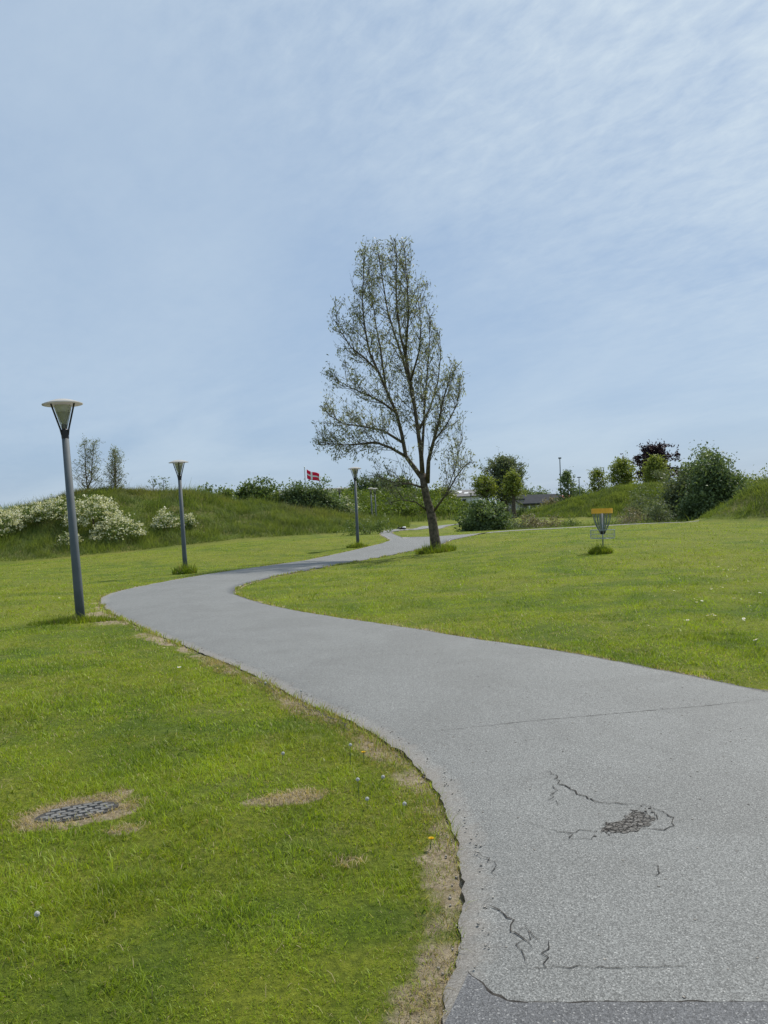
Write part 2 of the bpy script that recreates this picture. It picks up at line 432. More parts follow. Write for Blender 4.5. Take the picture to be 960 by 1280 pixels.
def edge_noise(poly, amp):
    n = len(poly); t = np.gradient(poly, axis=0); t /= np.maximum(np.linalg.norm(t, axis=1), 1e-6)[:, None]
    s = np.concatenate([[0], np.cumsum(np.hypot(*np.diff(poly, axis=0).T))])
    r = np.zeros(n)
    for k, a in ((1.7,.45),(4.1,.35),(9.3,.3),(21,.3),(47,.28),(83,.22)):
        r += a*np.sin(s*k+rng.uniform(0, 6.28))*(.4+.6*np.sin(s*k*.37+rng.uniform(0, 6.28)))
    return poly+np.stack([-t[:, 1], t[:, 0]], 1)*(r*amp)[:, None]
step = lambda p: max(.05, .01*math.hypot(p[0], p[1]))
LA, RA, LB, RB = (catmull(s, step) for s in SECT)
# main path leaves to the right behind the tree as a narrow track; a branch goes back towards the houses
TL = catmull([LB[-1], g2(505,671.5), g2(535,671), g2(560,669.5), g2(600,667), g2(690,661), g2(800,655), g2(876,650.5)], lambda p: .6)
q_ = TL.copy()
def offset(poly, d):
    t = np.gradient(poly, axis=0); t /= np.maximum(np.linalg.norm(t, axis=1), 1e-6)[:, None]
    return poly+np.stack([t[:, 1], -t[:, 0]], 1)*d
TRc = catmull([RB[-1], g2(548,681)], lambda p: .6)
TRc = catmull([RB[-1], g2(548,682), g2(561,676)], lambda p: .6)
thin = offset(TL, np.interp(np.linspace(0, 1, len(TL)), [0, .25, 1], [.75, .34, .2])[:, None])
TR = np.concatenate([TRc, thin[thin[:, 0] > TRc[-1, 0]+1.0]])
def strip(Lp, Rp, n, m, lift, amp):
    Ln = edge_noise(resample(Lp, n), amp) if amp else resample(Lp, n)
    Rn = edge_noise(resample(Rp, n), amp) if amp else resample(Rp, n)
    u = np.linspace(0, 1, m)[None, :, None]
    g = Ln[:, None]*(1-u)+Rn[:, None]*u
    return g, Ln, Rn
PARTS = [strip(LA, RA, 620, 26, .04, .027), strip(LB, RB, 160, 14, .04, .03), strip(TL, TR, 120, 5, .04, 0)]
for a, b in ((0, 1), (1, 2)):                       # weld consecutive sections
    PARTS[b][0][0] = PARTS[a][0][-1][np.linspace(0, PARTS[a][0].shape[1]-1, PARTS[b][0].shape[1]).round().astype(int)]
    PARTS[b][1][0] = PARTS[a][1][-1]; PARTS[b][2][0] = PARTS[a][2][-1]
BR = catmull([g2(505,678), g2(494,673), g2(485,668.8), g2(483,665.5), g2(490,663.5), g2(505,662), g2(530,659.8), g2(556,657.2), g2(582,654.6)], lambda p: .5)
bw_ = np.interp(np.linspace(0, 1, len(BR)), [0, .12, .3, 1], [.5, .42, .4, .42])[:, None]
BRL, BRR = offset(BR, -bw_), offset(BR, bw_)
LIFT = .03
def path_mesh(name, grid, mat, lift, skirt=.12):
    n, m = grid.shape[:2]; x, y = grid[..., 0], grid[..., 1]
    z = height(x, y)+lift
    ev = np.clip(.35+.9*vnoise(x, y, 5.5, 71)+.45*vnoise(x, y, 17, 72), -.1, 1.2)*np.where((y > 3.0) & (y < 7) & (x < 1), 1.0, .55)
    u = np.linspace(0, 1, m)[None, :]
    wid = np.linalg.norm(grid[:, -1]-grid[:, 0], axis=1)[:, None]
    de = np.minimum(u, 1-u)*wid
    z = z+.025*np.clip(de/1.2, 0, 1)-lift*(1-np.clip(ev, 0, 1))*np.clip(1-de/.12, 0, 1)*.8
    top = np.stack([x, y, z], -1).reshape(-1, 3); idx = np.arange(n*m).reshape(n, m)
    faces = [np.stack([idx[:-1, :-1], idx[:-1, 1:], idx[1:, 1:], idx[1:, :-1]], -1).reshape(-1, 4)]
    edge = np.clip(1-de/.35, 0, 1).ravel()
    vs = [top]; k = n*m; at = [edge]
    for col, flip in ((0, 1), (m-1, 0)):
        low = top.reshape(n, m, 3)[:, col].copy(); low[:, 2] -= skirt; vs.append(low); at.append(np.ones(n))
        i = idx[:, col]; j = np.arange(k, k+n); k += n
        q = np.stack([i[:-1], i[1:], j[1:], j[:-1]], -1)
        faces.append(q[:, ::-1] if flip else q)
    return np_mesh(name, np.concatenate(vs), faces, mat, None, {'edge': np.concatenate(at)}, False)
grids = [PARTS[0][0], PARTS[1][0][:], PARTS[2][0]]
path_objs = []
for i, (nm, g) in enumerate((('path', grids[0]), ('path', grids[1]), ('side_path', grids[2]))):
    path_objs.append(tag(path_mesh(nm, g, M_ASPH, LIFT), kind='structure'))
n_ = 90; u_ = np.linspace(0, 1, 5)[None, :, None]
bg_ = resample(BRL, n_)[:, None]*(1-u_)+resample(BRR, n_)[:, None]*u_
tag(path_mesh('side_path', bg_, M_ASPH, LIFT+.01, .1), kind='structure')

# signed distance to asphalt (negative inside), on two grids
LOOPS = [np.concatenate([PARTS[k][1], PARTS[k][2][::-1]]) for k in range(3)]+[np.concatenate([resample(BRL, n_), resample(BRR, n_)[::-1]])]
def thin_poly(p, tol): 
    keep = [0]
    for i in range(1, len(p)):
        if np.hypot(*(p[i]-p[keep[-1]])) > tol: keep.append(i)
    return p[keep]
def raster(x0, x1, y0, y1, cell, tol):
    xs = np.arange(x0, x1+cell, cell); ys = np.arange(y0, y1+cell, cell)
    X, Y = np.meshgrid(xs, ys); X = X.ravel().astype(np.float32); Y = Y.ravel().astype(np.float32)
    best = np.full(X.shape, 1e9, np.float32); inside = np.zeros(X.shape, bool)
    for lp in LOOPS:
        q = thin_poly(lp, tol)
        par = np.zeros(X.shape, bool)
        for a, b in zip(q, np.roll(q, -1, axis=0)):
            if max(a[1], b[1]) > y0-3 and min(a[1], b[1]) < y1+3:
                best = np.minimum(best, seg_dist(X, Y, a, b)[0])
            if a[1] != b[1]:
                c = ((a[1] > Y) != (b[1] > Y)) & (X < (b[0]-a[0])*(Y-a[1])/(b[1]-a[1])+a[0]); par ^= c
        inside |= par
    return (x0, y0, cell, np.where(inside, -best, best).reshape(len(ys), len(xs)))
SDF_N = raster(-4, 6, .5, 11, .035, .05)
SDF_F = raster(-34, 36, -6, 100, .35, .5)
def look(r, x, y):
    x0, y0, c, A = r
    fx = np.clip((x-x0)/c, 0, A.shape[1]-1.001); fy = np.clip((y-y0)/c, 0, A.shape[0]-1.001)
    i = fx.astype(int); j = fy.astype(int); u = fx-i; v = fy-j
    return A[j, i]*(1-u)*(1-v)+A[j, i+1]*u*(1-v)+A[j+1, i]*(1-u)*v+A[j+1, i+1]*u*v
def sdf(x, y):
    x = np.asarray(x, float); y = np.asarray(y, float)
    near = (x > -3.9) & (x < 5.9) & (y > .6) & (y < 10.9)
    return np.where(near, look(SDF_N, x, y), look(SDF_F, x, y))
COVER = G(97, 1016); BARE = G(366, 998); SCRAP = G(161, 1037); BARE2 = G(436, 1080); BARE3 = G(190, 972)
def ell(x, y, c, rx, ry, rot):
    dx, dy = x-c[0], y-c[1]; ca, sa = math.cos(rot), math.sin(rot)
    return np.hypot((dx*ca+dy*sa)/rx, (-dx*sa+dy*ca)/ry)
LAMPBASE = G(101, 776)
def dryness(x, y):
    x = np.asarray(x, float); y = np.asarray(y, float)
    s = sdf(x, y)
    left = np.where((y < 12) & (x < 1.2), 1.0, .35)
    wd = (.21+.13*vnoise(x, y, 3.5, 3)+.06*vnoise(x, y, 13, 4))*left*(1+.8*S(9, 14, y)*(x < -2))+.03
    d = np.clip(1.25-s/np.maximum(wd, .03), 0, 1)
    d = d*(.50+.55*S(-.35, .3, vnoise(x, y, 7, 5)+.5*vnoise(x, y, 19, 6)))
    wob = 1+.38*vnoise(x, y, 15, 95)+.35*vnoise(x, y, 38, 96)
    d = np.maximum(d, S(1.25, .85, wob*ell(x, y, COVER, .33, .20, .42)))
    d = np.maximum(d, S(1.3, .75, wob*ell(x, y, BARE, .20, .12, .3)))
    d = np.maximum(d, .8*S(1.3, .5, wob*ell(x, y, SCRAP, .12, .05, .2)))
    d = np.maximum(d, .7*S(1.3, .4, wob*ell(x, y, BARE2, .07, .06, .2)))
    bend = ell(x, y, (-5.0, 14.6), 1.6, 2.8, -.5)
    d = np.maximum(d, .75*S(1.1, .5, bend)*S(.9, .25, s))
    return np.clip(d, 0, 1)

# ------------------------------------------------------------------ ground sheet
def axis(segs):
    out = []
    for a, b, st in segs: out += list(np.arange(a, b, st))
    return np.array(out+[segs[-1][1]])
gx = axis([(-700,-150,50),(-150,-60,6),(-60,-34,1.2),(-34,-6,.45),(-6,6,.12),(6,36,.45),(36,70,1.5),(70,160,8),(160,700,50)])
gy = axis([(-60,-8,8),(-8,1,.6),(1,12,.12),(12,50,.4),(50,112,.7),(112,200,6),(200,900,50)])
X, Y = np.meshgrid(gx, gy); Z = height(X, Y)
inside = S(.0, -.12, sdf(X, Y)); inside[(np.abs(X) > 33) | (Y > 99) | (Y < -5.5)] = 0
Z = Z-.03*inside
md = np.clip(mound(X, Y)/.35, 0, 1)
md = np.maximum(md, S(49, 53, Y-.0*X)*S(3, 6, X)*S(66, 60, Y))
dr = dryness(X, Y); dr[(np.abs(X) > 33) | (Y > 99) | (Y < -5.5)] = 0
idx = np.arange(X.size).reshape(X.shape)
np_ground = np_mesh('lawn_ground', np.stack([X, Y, Z], -1).reshape(-1, 3), [np.stack([idx[:-1,:-1], idx[:-1,1:], idx[1:,1:], idx[1:,:-1]], -1).reshape(-1, 4)],
                    M_GROUND, None, {'meadow': md.ravel(), 'dry': dr.ravel()}, True)
tag(np_ground, kind='structure')

# ------------------------------------------------------------------ grass blades
def blade_arrays(pos, L, W, yaw, lean, leandir, nseg):
    n = len(pos); s = np.linspace(0, 1, nseg+1)
    side = np.stack([np.cos(yaw), np.sin(yaw), np.zeros(n)], 1)
    ld = np.stack([np.cos(leandir), np.sin(leandir), np.zeros(n)], 1)
    rows = []
    for k, t in enumerate(s):
        hz = L*lean*t**1.6; vz = L*t*np.sqrt(np.maximum(1-lean**2*t, .02))
        c = pos+ld*hz[:, None]; c[:, 2] += vz
        if k < nseg:
            wv = side*(W*.5*(1-t)**.6)[:, None]; rows += [c-wv, c+wv]
        else: rows.append(c)
    per = 2*nseg+1
    V = np.stack(rows, 1).reshape(-1, 3); base = np.arange(n)*per
    faces = []
    if nseg > 1:
        q = [np.stack([base+2*k, base+2*k+1, base+2*k+3, base+2*k+2], 1) for k in range(nseg-1)]
        faces.append(np.concatenate(q))
    faces.append(np.stack([base+2*nseg-2, base+2*nseg-1, base+2*nseg], 1))
    tip = np.tile(np.concatenate([np.repeat(s[:-1], 2), [1.0]]), n)
    return V, faces, tip, per
class Blades:
    def __init__(s): s.V = []; s.F = {3: [], 4: []}; s.at = {}; s.n = 0
    def add(s, pos, L, W, yaw, lean, ld, nseg, **at):
        V, F_, tip, per = blade_arrays(pos, L, W, yaw, lean, ld, nseg)
        for f in F_: s.F[f.shape[1]].append(f+s.n)
        s.V.append(V); s.n += len(V)
        s.at.setdefault('tip', []).append(tip)
        for k, v in at.items(): s.at.setdefault(k, []).append(np.repeat(v, per))
    def build(s, name, mat, parent=None):
        faces = [np.concatenate(f) for f in s.F.values() if f]
        return np_mesh(name, np.concatenate(s.V), faces, mat, parent, {k: np.concatenate(v) for k, v in s.at.items()})
def in_view(x, y, margin=90):
    px = 480+x/np.maximum(y, .1)*F; return (px > -margin) & (px < 960+margin)
B = Blades()
BANDS = [(2.0, 3.6, 13000, .036, .0034, 3), (3.6, 6, 7500, .037, .0045, 2), (6, 9.5, 3200, .038, .0068, 2), (9.5, 15, 1100, .040, .011, 1), (15, 24, 380, .042, .018, 1), (24, 46, 70, .045, .03, 1)]
for y0, y1, dens, Lm, Wm, nseg in BANDS:
    xm0, xm1 = -.56*y1-.3, .56*y1+.3
    n = int(dens*(xm1-xm0)*(y1-y0))
    x = rng.uniform(xm0, xm1, n); y = rng.uniform(y0, y1, n)
    s = sdf(x, y); k = in_view(x, y) & (s > -.015)
    x, y, s = x[k], y[k], s[k]
    dry = dryness(x, y)
    stone = ell(x, y, COVER, .235, .132, .42) < 1
    k = (rng.uniform(0, 1, len(x)) > dry*.38) & ~stone & (mound(x, y) < .5)
    bare = ell(x, y, BARE, .17, .095, .3); k &= ~((bare < 1) & (rng.uniform(0, 1, len(x)) < .75))
    k &= rng.uniform(0, 1, len(x)) < .80+.55*vnoise(x, y, 5.0, 21)+.9*vnoise(x, y, 16, 22)+.6*vnoise(x, y, 38, 23)
    x, y, s, dry = x[k], y[k], s[k], dry[k]; n = len(x)
    dd = np.where(rng.uniform(0, 1, n) < dry*.95+.06, rng.uniform(.6, 1, n), rng.uniform(0, .18, n)*dry)
    tall = 1+.7*vnoise(x, y, 2.2, 9)+.9*vnoise(x, y, 8, 10)+.5*vnoise(x, y, 23, 14)
    L = Lm*rng.lognormal(-.05, .33, n)*np.clip(tall, .45, 2.0)*np.where(dd > .5, .85, 1)
    lean = np.clip(.25+rng.beta(2, 1.6, n)*.75+np.where(dd > .5, .25, 0), .05, .97)
    B.add(np.stack([x, y, height(x, y)-.004], 1), L, Wm*rng.uniform(.6, 1.4, n), rng.uniform(0, PI*2, n), lean,
          rng.uniform(0, PI*2, n), nseg, tint=np.clip(rng.uniform(0, 1, n)*.75+.12+.45*vnoise(x, y, 3.1, 15)+.3*vnoise(x, y, 11, 16), 0, 1), dry=dd)
# overgrown longer fringe hanging over the asphalt edge
e = np.concatenate([PARTS[0][1], PARTS[0][2], PARTS[1][1], PARTS[1][2]])
e = e[(e[:, 1] > 2) & (e[:, 1] < 45)]
rep = 26
ex = np.repeat(e[:, 0], rep)+rng.normal(0, .05, len(e)*rep); ey = np.repeat(e[:, 1], rep)+rng.normal(0, .05, len(e)*rep)
s = sdf(ex, ey); k = (s > -.01) & (s < .16) & (rng.uniform(0, 1, len(ex)) < .25+.9*vnoise(ex, ey, 6, 31)) & (mound(ex, ey) < .4)
ex, ey = ex[k], ey[k]; n = len(ex); dist = np.hypot(ex, ey)
dd = np.where(rng.uniform(0, 1, n) < .45, rng.uniform(.5, 1, n), .05)
B.add(np.stack([ex, ey, height(ex, ey)], 1), rng.uniform(.05, .11, n), np.maximum(.0035, .001*dist), rng.uniform(0, 6.28, n), rng.uniform(.3, .95, n), rng.uniform(0, 6.28, n), 2, tint=rng.uniform(0, 1, n), dry=dd)
# loose straw lying round the stone cover and the bare spots
for c, rx, ry, rot, n in ((COVER, .33, .2, .42, 600), (BARE, .19, .11, .3, 260), (SCRAP, .12, .05, .2, 60), (BARE2, .08, .06, .2, 40)):
    a = rng.uniform(0, 6.28, n); r = np.sqrt(rng.uniform(.0, 1.1, n))
    lx, ly = rx*r*np.cos(a), ry*r*np.sin(a); ca, sa = math.cos(rot), math.sin(rot)
    x, y = c[0]+lx*ca-ly*sa, c[1]+lx*sa+ly*ca
    k = ell(x, y, COVER, .225, .125, .42) > 1.05; x, y = x[k], y[k]; n = len(x)
    B.add(np.stack([x, y, height(x, y)+.006], 1), rng.uniform(.03, .075, n), np.full(n, .0042), rng.uniform(0, 6.28, n), np.full(n, .96), rng.uniform(0, 6.28, n), 2, tint=rng.uniform(.3, 1, n), dry=np.ones(n))
n = 150000; x = rng.uniform(-3.2, .9, n); y = rng.uniform(2.2, 9.5, n)
d_ = dryness(x, y); k = (d_ > .2) & (sdf(x, y) > -.01) & in_view(x, y) & (rng.uniform(0, 1, n) < .55+.9*vnoise(x, y, 9, 91)+.5*vnoise(x, y, 24, 92)) & (ell(x, y, COVER, .3, .2, .42) > 1)
x, y, d_ = x[k], y[k], d_[k]; n = len(x); green = rng.uniform(0, 1, n) < .30+.9*vnoise(x, y, 5, 93)
B.add(np.stack([x, y, height(x, y)-.002], 1), rng.uniform(.018, .05, n), np.maximum(.0026, .0008*y), rng.uniform(0, 6.28, n), rng.uniform(.4, .97, n), rng.uniform(0, 6.28, n), 2, tint=rng.uniform(0, .8, n), dry=np.where(green, rng.uniform(0, .3, n), rng.uniform(.7, 1, n)))
n = 9000; x = rng.uniform(-4.5, 3.5, n); y = rng.uniform(2.1, 12, n); k = (sdf(x, y) > .02) & in_view(x, y) & (vnoise(x, y, 2.6, 81)+.5*vnoise(x, y, 7, 82) > .12) & (dryness(x, y) < .5)
x, y = x[k], y[k]; n = len(x)
B.add(np.stack([x, y, height(x, y)], 1), rng.uniform(.025, .055, n), rng.uniform(.008, .014, n), rng.uniform(0, 6.28, n), rng.uniform(.6, .97, n), rng.uniform(0, 6.28, n), 2, tint=rng.uniform(0, .3, n), dry=np.zeros(n))
n = 5200; x = rng.uniform(-4.5, 3.5, n); y = rng.uniform(2.1, 12, n); k = (sdf(x, y) > .02) & in_view(x, y); x, y = x[k], y[k]; n = len(x)
B.add(np.stack([x, y, height(x, y)+.012], 1), rng.uniform(.02, .06, n), np.maximum(.003, .0009*y), rng.uniform(0, 6.28, n), rng.uniform(.8, .97, n), rng.uniform(0, 6.28, n), 2, tint=rng.uniform(.4, 1, n), dry=rng.uniform(.6, 1, n))
tag(B.build('lawn_grass', M_GRASS), 'short mown green grass covering the lawns on both sides of the path', 'grass', kind='stuff')

# long meadow grass on the mounds
MG = Blades()
def meadow_patch(x0, x1, y0, y1, n, Lm, Wm, brown, mask=None):
    x = rng.uniform(x0, x1, n); y = rng.uniform(y0, y1, n)
    m = mound(x, y) if mask is None else mask(x, y)
    edge = .16+.10*vnoise(x, y, 1.1, 41)
    k = (m > edge) & in_view(x, y, 60) & (sdf(x, y) > .5)
    x, y, m = x[k], y[k], m[k]; n = len(x)
    L = Lm*rng.lognormal(0, .3, n)*np.clip(1+.8*vnoise(x, y, .9, 43)+.7*vnoise(x, y, 2.6, 48), .4, 1.8)*np.clip(.55+m*.8, 0, 1)
    br = np.clip(.12+.42*m+.35*vnoise(x, y, .35, 44), 0, 1)*brown
    MG.add(np.stack([x, y, height(x, y)-.03], 1), L, Wm*rng.uniform(.6, 1.5, n), rng.uniform(0, 6.28, n), .2+rng.beta(2, 2.2, n)*.75, 6*vnoise(x, y, 1.4, 47)+rng.normal(0, 1.1, n), 2, tint=rng.uniform(0, 1, n), brown=br*rng.uniform(.4, 1, n))
meadow_patch(-45, 2, 40, 66, 240000, .40, .028, 1.0)
meadow_patch(-20, 20, 84, 104, 30000, .55, .06, .25)
meadow_patch(14, 45, 72, 90, 90000, .42, .045, .25)
meadow_patch(17, 32, 34, 50, 60000, .34, .028, .25)
meadow_patch(5, 24, 50, 66, 20000, .42, .045, .5, lambda x, y: S(50, 52, y)*S(5, 7, x)*S(66, 62, y)*.5+.05)
tag(MG.build('meadow_grass', M_MEADOW), 'long unmown grass with brownish seed heads covering the mounds', 'grass', kind='stuff')

# ------------------------------------------------------------------ damage in the asphalt
def surf(px, py, dz):
    x, y = g2(px, py); s = -float(sdf(x, y))
    return Vector((x, y, float(height(x, y))+LIFT+.025*min(max(s/1.2, 0), 1)+dz))
# px -> asphalt is a little above the ground sheet, so intersect with that height
def A(px, py, dz=.004):
    r = ray(px, py); z = float(height(*g2(px, py)))+LIFT+.025; t = (z-CAM[2])/r[2]; q = CAM+r*t
    s = -float(sdf(q[0], q[1])); z = float(height(q[0], q[1]))+LIFT+.025*min(max(s/1.2, 0), 1)
    return Vector((q[0], q[1], z+dz))
def crack(pts, w, parent, jag=.012):
    P3 = [A(*p) for p in pts]; out = []
    for a, b in zip(P3[:-1], P3[1:]):
        n = max(2, int((b-a).length/.025))
        for k in range(n): out.append(a.lerp(b, k/n)+Vector((random.gauss(0, jag), random.gauss(0, jag), 0)))
    out.append(P3[-1]); vs, fs = [], []
    for i, p in enumerate(out):
        t = out[min(i+1, len(out)-1)]-out[max(i-1, 0)]; nn = Vector((-t.y, t.x, 0)); nn = nn.normalized() if nn.length > 0 else Vector((1,0,0))
        ww = w*.8*random.uniform(.35, 1.4)*min(1, .3+3*min(i, len(out)-1-i)/len(out))
        vs += [p-nn*ww/2, p+nn*ww/2]
        if i: fs.append((2*i-2, 2*i-1, 2*i+1, 2*i))
    return MB().add(vs, fs).build('crack', M_CRACK, parent)
road = path_objs[0]
crack([(688,962),(702,978),(722,990),(745,1000),(770,1003)], .010, road)
crack([(765,1002),(785,1005)], .018, road, .006)
crack([(780,1004),(805,1005),(825,1013),(842,1022),(843,1031),(828,1036),(800,1034)], .008, road, .006)
crack([(655,1022),(680,1033),(705,1037),(745,1036)], .005, road)
crack([(590,1060),(607,1063),(614,1072),(619,1090)], .006, road)
crack([(592,1080),(612,1080)], .008, road, .004)
crack([(606,1117),(622,1130),(634,1143),(645,1156),(658,1166),(665,1178)], .008, road)
crack([(686,1172),(681,1190),(683,1204)], .007, road)
crack([(640,1203),(683,1204),(730,1203),(760,1206),(830,1205),(870,1206)], .004, road, .003)
crack([(540,912),(640,903),(760,893),(880,882),(960,871)], .007, road, .002)
crack([(366,876),(378,878),(384,884),(397,886),(412,894),(425,897),(436,910)], .016, road, .012)
crack([(318,846),(330,851),(345,862)], .014, road, .01)
for pts in ([(645,1156),(662,1158),(676,1172)], [(700,978),(690,990),(694,1004)], [(660,1160),(650,1176),(656,1196)], [(815,1008),(822,1020),(812,1032)], [(700,1036),(720,1046),(742,1042)], [(820,1078),(826,1086),(818,1094)]):
    crack(pts, .0045, road, .014)
# crumbled shallow hole: a patch of loose, broken asphalt
mb = MB(); c0 = A(775, 1027, .0)
for k in range(90):
    px = random.gauss(0, 1); py = random.gauss(0, 1)
    px, py = (780+17*px, 1029+4*py) if k % 3 else (803+11*px, 1021+5*py)
    py -= (px-780)*.16
    p = A(px, py, .001); s_ = random.uniform(.003, .010); rz = random.uniform(0, 3)
    mb.box((p.x, p.y, p.z), (s_*1.4, s_, s_*.7), rz)
mb.build('rubble', M_RUBBLE, road)
for pts in ([(752,1030),(770,1027),(790,1026)], [(758,1036),(785,1034),(795,1030),(815,1030)], [(786,1010),(800,1016),(812,1018)], [(748,1034),(762,1036),(778,1037)]):
    crack(pts, .008, road, .01)
def pit_mat():
    m, n, out = new_mat('broken_asphalt')
    p = n.pos(); v = n.n.new('ShaderNodeTexVoronoi'); v.feature = 'DISTANCE_TO_EDGE'; v.inputs['Scale'].default_value = 38
    n.put(v.inputs['Vector'], n.vmath('ADD', p, n.vmath('MULTIPLY', n.n.new('ShaderNodeTexNoise').outputs[1], (.02, .02, .0))))
    g = n.noise(p, 60, 5, .7); c = n.mix(n.ramp(g, .3, .7), (.115,.107,.096), (.235,.225,.208))
    c = n.mix(n.ramp(v.outputs['Distance'], .09, .0, 0, .75), c, (.03,.027,.024))
    principled(n, out, c, .9, 0, .2, n.bump(n.math('ADD', g, n.ramp(v.outputs['Distance'], .0, .12)), 1.0, .012)); return m
M_PIT = pit_mat()
def pit(px_pts):
    q = [A(*p, .0025) for p in px_pts]; out = []
    for a, b in zip(q, q[1:]+q[:1]):
        for k in range(5): out.append(a.lerp(b, k/5)+Vector((random.gauss(0, .007), random.gauss(0, .009), 0)))
    MB().add(out, [tuple(range(len(out)))]).build('broken_surface', M_PIT, road)
pit([(749,1036),(757,1028),(775,1025),(786,1018),(790,1011),(806,1016),(818,1021),(813,1029),(800,1035),(775,1040)])
# loose grit on and beside the asphalt
mb = MB(); done = 0
while done < 1500:
    y = random.uniform(2.3, 10); x = random.uniform(-3.5, 4.2); s_ = -float(sdf(x, y))
    if not (-.06 < s_ and random.random() < (.9 if s_ < .12 else .10)): continue
    z = float(height(x, y))+(LIFT+.025*min(s_/1.2, 1) if s_ > .05 else .004); q = random.uniform(.002, .007)*(1.2 if s_ < 0 else 1)
    mb.box((x, y, z), (q*1.5, q, q), random.uniform(0, 3)); done += 1
tag(mb.build('loose_grit', paint('grit', (.26,.24,.21), .95, 0, .5, 60)), 'loose grit and crumbs scattered along the broken asphalt edge', 'grit', kind='stuff')
# darker newer asphalt at the viewer's feet
edge_px = [(585,1209),(596,1217),(606,1226),(618,1236),(632,1244),(660,1247),(760,1248),(860,1250),(960,1252)]
top = [A(*p, .004) for p in edge_px]
ee = [Vector((p[0]+.004, p[1], 0)) for p in PARTS[0][1] if -1 < p[1] < top[0].y-.03][::6]
poly = top+[Vector((4.2, 2.45, top[-1].z)), Vector((4.2,-1, top[-1].z)), Vector((.0,-1, LIFT+.004))]+ee
for i, p in enumerate(poly):
    if i >= len(top): p.z = float(height(p.x, p.y))+LIFT+.029-(.024 if p in ee else 0)
tag(np_mesh('asphalt_patch', [tuple(p) for p in poly], [np.arange(len(poly))[None]], M_ASPH_NEW, None, {'edge': np.zeros(len(poly))}), kind='structure')
crack(edge_px[:6], .014, road, .004); crack(edge_px[4:], .007, road, .002)

# ------------------------------------------------------------------ stone cover in the lawn
cov = thing('inspection_cover', 'round inspection cover of grey stone blocks sunk in the left lawn, ringed by dry straw', 'cover', on_ground(COVER[0], COVER[1]), rz=.42)
b = MB(); n = 40
b.add([(.225*math.cos(2*PI*k/n), .125*math.sin(2*PI*k/n), .006) for k in range(n)], [tuple(range(n))])
b.build('bed', M_JOINT, cov)
b = MB()
for r in range(-3, 4):
    for c in range(-5, 6):
        x, y = (c+(r % 2)*.5)*.058, r*.040
        if (x/.212)**2+(y/.116)**2 < 1:
            h = .010+random.uniform(0, .006); q = .0272+random.uniform(-.003, .001), .0185+random.uniform(-.002, .0008)
            b.add([(x-q[0], y-q[1], 0), (x+q[0], y-q[1], 0), (x+q[0], y+q[1], 0), (x-q[0], y+q[1], 0), (x-q[0]*.82, y-q[1]*.8, h), (x+q[0]*.82, y-q[1]*.8, h), (x+q[0]*.82, y+q[1]*.8, h), (x-q[0]*.82, y+q[1]*.8, h)],
                  [(4,5,6,7),(0,1,5,4),(1,2,6,5),(2,3,7,6),(3,0,4,7)])
b.build('stone_blocks', M_STONE, cov)

# ------------------------------------------------------------------ street lamps
LG = 'grey park lamps along the path'
def make_lamp(loc, label, rot):
    t = thing('street_lamp', label, 'street lamp', loc, LG); t.rotation_euler = rot
    MB().lathe([(.0,-.25),(.080,-.25),(.080,.6),(.077,.9),(.060,3.36),(.0,3.36)], 20).build('pole', M_POLE, t, True)
    MB().lathe([(.0,3.30),(.064,3.30),(.066,3.45),(.048,3.47),(.045,3.56),(.0,3.56)], 16).build('collar', M_DARK, t)
    for k in range(3):
        a = math.radians(90+120*k); c, s_ = math.cos(a), math.sin(a)
        MB().tube([(.06*c,.06*s_,3.36),(.082*c,.082*s_,3.47),(.225*c,.225*s_,3.925)], .016, 6).build('strut', M_DARK, t)
    MB().lathe([(.046,3.47),(.160,3.90)], 28).build('glass', M_GLASS, t, True)
    MB().lathe([(.0,3.56),(.035,3.56),(.112,3.77),(.109,3.775),(.0,3.72)], 24).build('reflector', M_BEIGE, t, True)
    MB().lathe([(.0,3.775),(.11,3.776),(.138,3.90),(.0,3.90)], 24).build('diffuser', M_FROST, t, True)
    b = MB().lathe([(.345,3.915),(.348,3.925),(.30,3.945),(.20,3.98),(.12,4.003),(.0,4.012)], 36)
    b.build('cap', M_OPAL, t, True)
    MB().lathe([(.0,3.925),(.20,3.92),(.28,3.917),(.344,3.912)], 36).build('cap_underside', M_UNDERF, t)
    return t
lb = on_ground(*LAMPBASE[:2])
lamp = make_lamp(lb, 'nearest tall grey park lamp leaning left beside the bend of the path', (0, math.radians(-2.3), .4))
spots = [(232,716.5,None,-2.2,'second lamp from the viewer, standing in the lawn before the grassy mound'),
         (447.5,683,None,.2,'lamp at the left edge of the path just left of the big tree'),
         (426,0,76,-.3,'lamp standing in the hollow below the grey flat roof and the flag'),
         (470.5,0,82,-.9,'thin far lamp with a bright cap left of the big tree trunk'),
         (465.5,0,80,-1.2,'far lamp pole just left of the bright capped one by the tree'),
         (590,0,112,0,'far lamp in front of the white house beside the round bush'),
         (618.5,0,104,-.6,'far lamp before the leaning pollard willow'),
         (639,0,108,-1.6,'taller of two far lamps side by side before the tall willow'),
         (641,0,126,-1.9,'shorter of two far lamps side by side before the tall willow')]
for px, py, d, lean, lab in spots:
    loc = on_ground(*G(px, py)[:2]) if d is None else foot(px, d)
    copy_thing(lamp, loc, (0, math.radians(lean), PI/3+math.atan2(-loc[0], loc[1])+random.uniform(-.15, .15)), lab)

